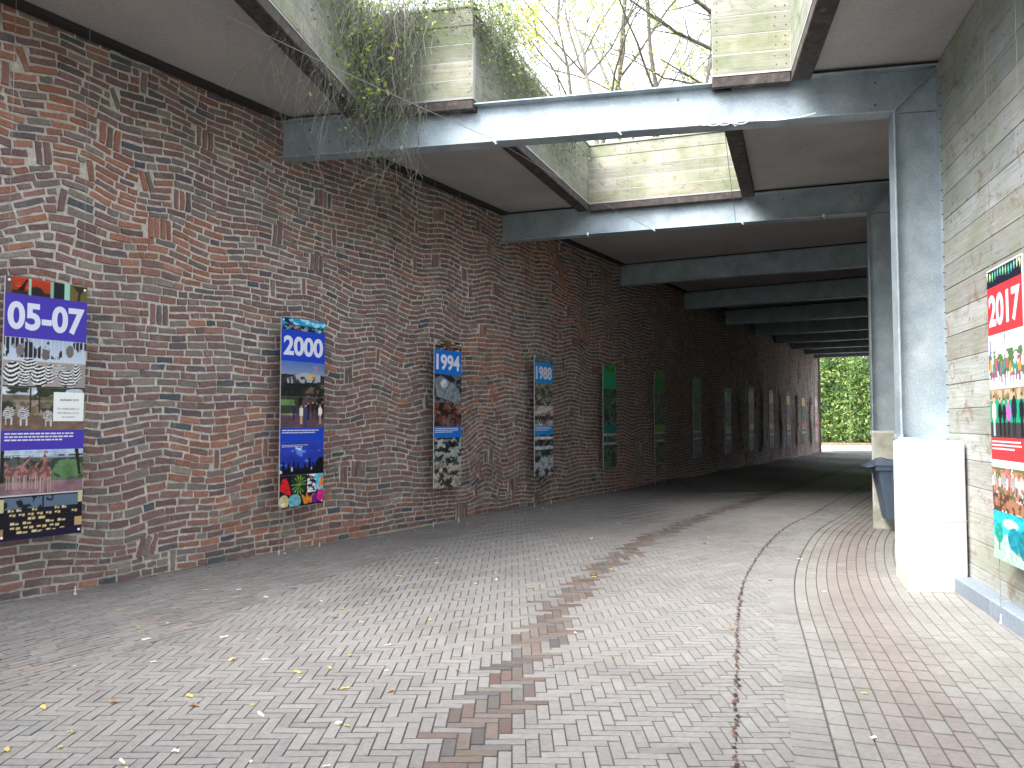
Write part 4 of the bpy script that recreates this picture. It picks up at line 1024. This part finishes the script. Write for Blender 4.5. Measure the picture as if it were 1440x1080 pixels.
# a nearer tree whose limbs reach over the opening from the right
root = empty('tree', (5.6, 12.6, 6.15)); tag(root, 'near mossy tree reaching long dark limbs over the roof opening from the right', 'tree')
wood = MB(); lf = MB(); rs2 = random.Random(5)
def limb(pts, r0, r1): wood.tube([Vector(p)-root.location for p in pts], r0, r1, n=7)
limb([(5.6, 12.6, 6.1), (5.5, 12.5, 7.4), (5.3, 12.4, 8.6), (5.2, 12.2, 10.2)], .13, .07)
for pts, r in (([(5.4, 12.5, 7.7), (4.3, 11.9, 6.95), (3.3, 11.5, 7.0), (2.4, 11.2, 7.25), (1.6, 11.0, 7.7)], .05), ([(5.3, 12.4, 8.6), (4.2, 11.7, 7.6), (3.0, 11.1, 7.4), (2.3, 10.8, 7.75), (1.8, 10.6, 8.1)], .055),
               ([(5.5, 12.5, 7.2), (4.4, 12.0, 6.45), (3.5, 11.8, 6.45), (2.8, 11.6, 6.7), (2.2, 11.4, 6.95)], .035), ([(5.4, 12.5, 8.0), (4.4, 12.1, 6.9), (3.2, 11.9, 6.72), (2.3, 11.7, 6.8), (1.7, 11.6, 7.1)], .028)):
    limb(pts, r, r*.3)
    for i in range(16):
        k = rs2.randint(1, 4); p = Vector(pts[k-1]).lerp(Vector(pts[k]), rs2.random()); q = p.copy(); dd = Vector((rs2.gauss(-.5, .5), rs2.gauss(0, .5), rs2.gauss(.3, .6))).normalized(); tw = [p]
        for j in range(6): dd = (dd+Vector((rs2.gauss(0, .2), rs2.gauss(0, .2), rs2.gauss(0, .15)))).normalized(); q = q+dd*.13; tw.append(q.copy())
        limb(tw, r*.25, .002)
        for j in range(3): leafq(lf, rs2.choice(tw)-root.location, .05, tuple(rs2.choice(YG)), .6)
wood.build('trunk', M['bark'], root, smooth=True); lf.build('crown', M['leaf'], root)

# bamboo thicket beyond the exit
BG = [(.14, .26, .08), (.22, .38, .11), (.30, .46, .16), (.09, .19, .08), (.38, .52, .2), (.40, .46, .12)]
blabs = ['bushy bamboo clump left of centre beyond the far exit', 'pale bamboo clump filling the middle of the far exit', 'tall bamboo clump right of centre beyond the far exit', 'bamboo clump at the left, mostly hidden behind the end of the brick wall', 'bamboo clump at the right, mostly hidden behind the steel columns']
for i, (sx, q, dep) in enumerate(((22.6, 58.6, 0), (24.9, 57.9, 0), (27.2, 57.0, 0), (20.2, 60.2, 0), (29.8, 55.8, 0))):
    random.seed(100+i); root = empty('bamboo_clump', (sx, q, 0)); tag(root, blabs[i], 'bamboo', 'bamboo thicket beyond the exit')
    st = MB(); lf = MB()
    for k in range(60):
        x, y = random.gauss(0, .95), random.gauss(0, .8); H = random.uniform(4.5, 10.5); bend = Vector((random.gauss(0, .5), random.gauss(-.9, .5), 0))
        pts = [Vector((x, y, 0))+U*(H*t)+bend*(t**2.5)*1.6 for t in np.linspace(0, 1, 8)]
        st.tube(pts, .018, .005, n=4, tint=(.2, .24, .1))
        for j in range(300):
            t = random.uniform(.06, 1); f = t*7; a = int(min(6, f)); p = pts[a].lerp(pts[a+1], f-a)+Vector((random.gauss(0, .3), random.gauss(0, .3), random.gauss(0, .2)))
            leafq(lf, p, random.uniform(.2, .4), tuple(np.array(random.choice(BG))*random.uniform(.7, 1.25)), .3, .7)
    st.build('stem', M['vine'], root); lf.build('foliage', M['leaf'], root)
# low soil edge in front of the bamboo
mb = MB(); random.seed(3)
for i in range(40):
    pass
a = wallpt(S_END+14.9, -12); b_ = wallpt(S_END+14.9, 20)
mb.prism([a, b_, b_+TW*12, a+TW*12][::-1], -.05, .10)
tag(mb.build('soil_bed', mat_tinted('leaf_litter', .95, 6, .6, 1.3, .7, .04, base=(.20, .15, .10))), kind='structure')

# ------------------------------------------------------------------ FALLEN LEAVES
random.seed(21)
def leaf_mesh(kind, tint):
    mb = MB(); n = 9; out = []
    for i in range(n):
        a = 2*math.pi*i/n; r = (.5+.5*abs(math.cos(a*(1 if kind == 0 else 1.5))))*(1+random.uniform(-.2, .2)); out.append(Vector((math.cos(a)*r, math.sin(a)*r*.6, .16*abs(math.sin(a*1.5))+random.uniform(0, .1))))
    mb.faces([Vector((0, 0, .02))]+out, [(0, 1+i, 1+(i+1) % n) for i in range(n)], tint)
    mb.tube([(.7, 0, .05), (1.2, .1, .02)], .03, n=3, tint=tint); return mb
kinds = [('small curled yellow leaf lying on the brick paving', 'yellow leaves on the paving', (.72, .6, .2)), ('small pale whitish leaf lying on the brick paving', 'pale leaves on the paving', (.85, .82, .68)), ('small brown orange leaf lying on the brick paving', 'brown leaves on the paving', (.42, .28, .17))]
protos = []
for i, (lab, gr, tc) in enumerate(kinds):
    for v_ in range(2):
        me = leaf_mesh(v_, tc).build('fallen_leaf', M['leaf']); protos.append((i, me.data)); bpy.data.objects.remove(me)
spots = []
for _ in range(118):
    y = 3.4+7.5*random.random()**1.15; x = random.gauss(-1.6, .9)+(y-5)*.18; spots.append((x, y))
for _ in range(22): y = random.uniform(3.5, 11); spots.append((random.uniform(-.5, 2.6)+(y-5)*.25, y))
for _ in range(14): y = random.uniform(10, 16); spots.append((random.uniform(-1.0, 1.0)+(y-10)*.6, y))
for _ in range(30): p = wallpt(random.uniform(5, 14), .2+random.expovariate(5)); spots.append((p.x, p.y))
for x, y in spots:
    if x < P0.x+(y-P0.y)*TW.x/TW.y+.15: continue
    i, me = random.choice(protos); o = bpy.data.objects.new('fallen_leaf', me); COL.objects.link(o)
    s = random.uniform(.014, .036)*(1.25 if random.random() < .15 else 1); o.scale = (s, s, s); o.rotation_euler = (random.uniform(-.2, .2), random.uniform(-.2, .2), random.uniform(0, 6.28)); o.location = (x, y, .006+gz(x, y))
    tag(o, kinds[i][0], 'leaf', kinds[i][1])

# ------------------------------------------------------------------ LIGHT, SKY, CAMERA
w = bpy.data.worlds.new('World'); scene.world = w; w.use_nodes = True; nt = w.node_tree
bg = nt.nodes['Background']; sky = nt.nodes.new('ShaderNodeTexSky'); sky.sky_type = 'NISHITA'; sky.sun_disc = False
SUNV = Vector((-.60, -.38, .86)).normalized(); el = math.asin(SUNV.z); az = math.atan2(SUNV.x, SUNV.y)
sky.sun_elevation = el; sky.sun_rotation = az; sky.dust_density = 4; sky.air_density = 1
hs = nt.nodes.new('ShaderNodeHueSaturation'); hs.inputs['Saturation'].default_value = .6
nt.links.new(sky.outputs[0], hs.inputs['Color']); mx = nt.nodes.new('ShaderNodeMix'); mx.data_type = 'RGBA'; mx.inputs[0].default_value = .6; mx.inputs[7].default_value = (5.7, 6.0, 6.5, 1)   # cloud cover over the clear sky
nt.links.new(hs.outputs[0], mx.inputs[6]); nt.links.new(mx.outputs[2], bg.inputs['Color']); bg.inputs['Strength'].default_value = .15
sl = bpy.data.lights.new('sun', 'SUN'); sl.energy = 2.4; sl.angle = R(42); sl.color = (1, .975, .945); so = bpy.data.objects.new('sun', sl); COL.objects.link(so)
so.rotation_euler = SUNV.to_track_quat('Z', 'Y').to_euler(); so.location = (-10, -10, 20)
cam = bpy.data.cameras.new('camera'); co = bpy.data.objects.new('camera', cam); COL.objects.link(co); scene.camera = co
cam.sensor_width = 36; cam.lens = 1108/1440*36; cam.clip_end = 600; cam.clip_start = .05
co.location = (0, 0, 1.6); co.rotation_euler = (R(90+2.74), 0, 0)
scene.view_settings.view_transform = 'Standard'; scene.view_settings.look = 'None'; scene.view_settings.gamma = 1; scene.view_settings.exposure = 2.18
scene.cycles.max_bounces = 8; scene.cycles.diffuse_bounces = 3; scene.cycles.use_denoising = True
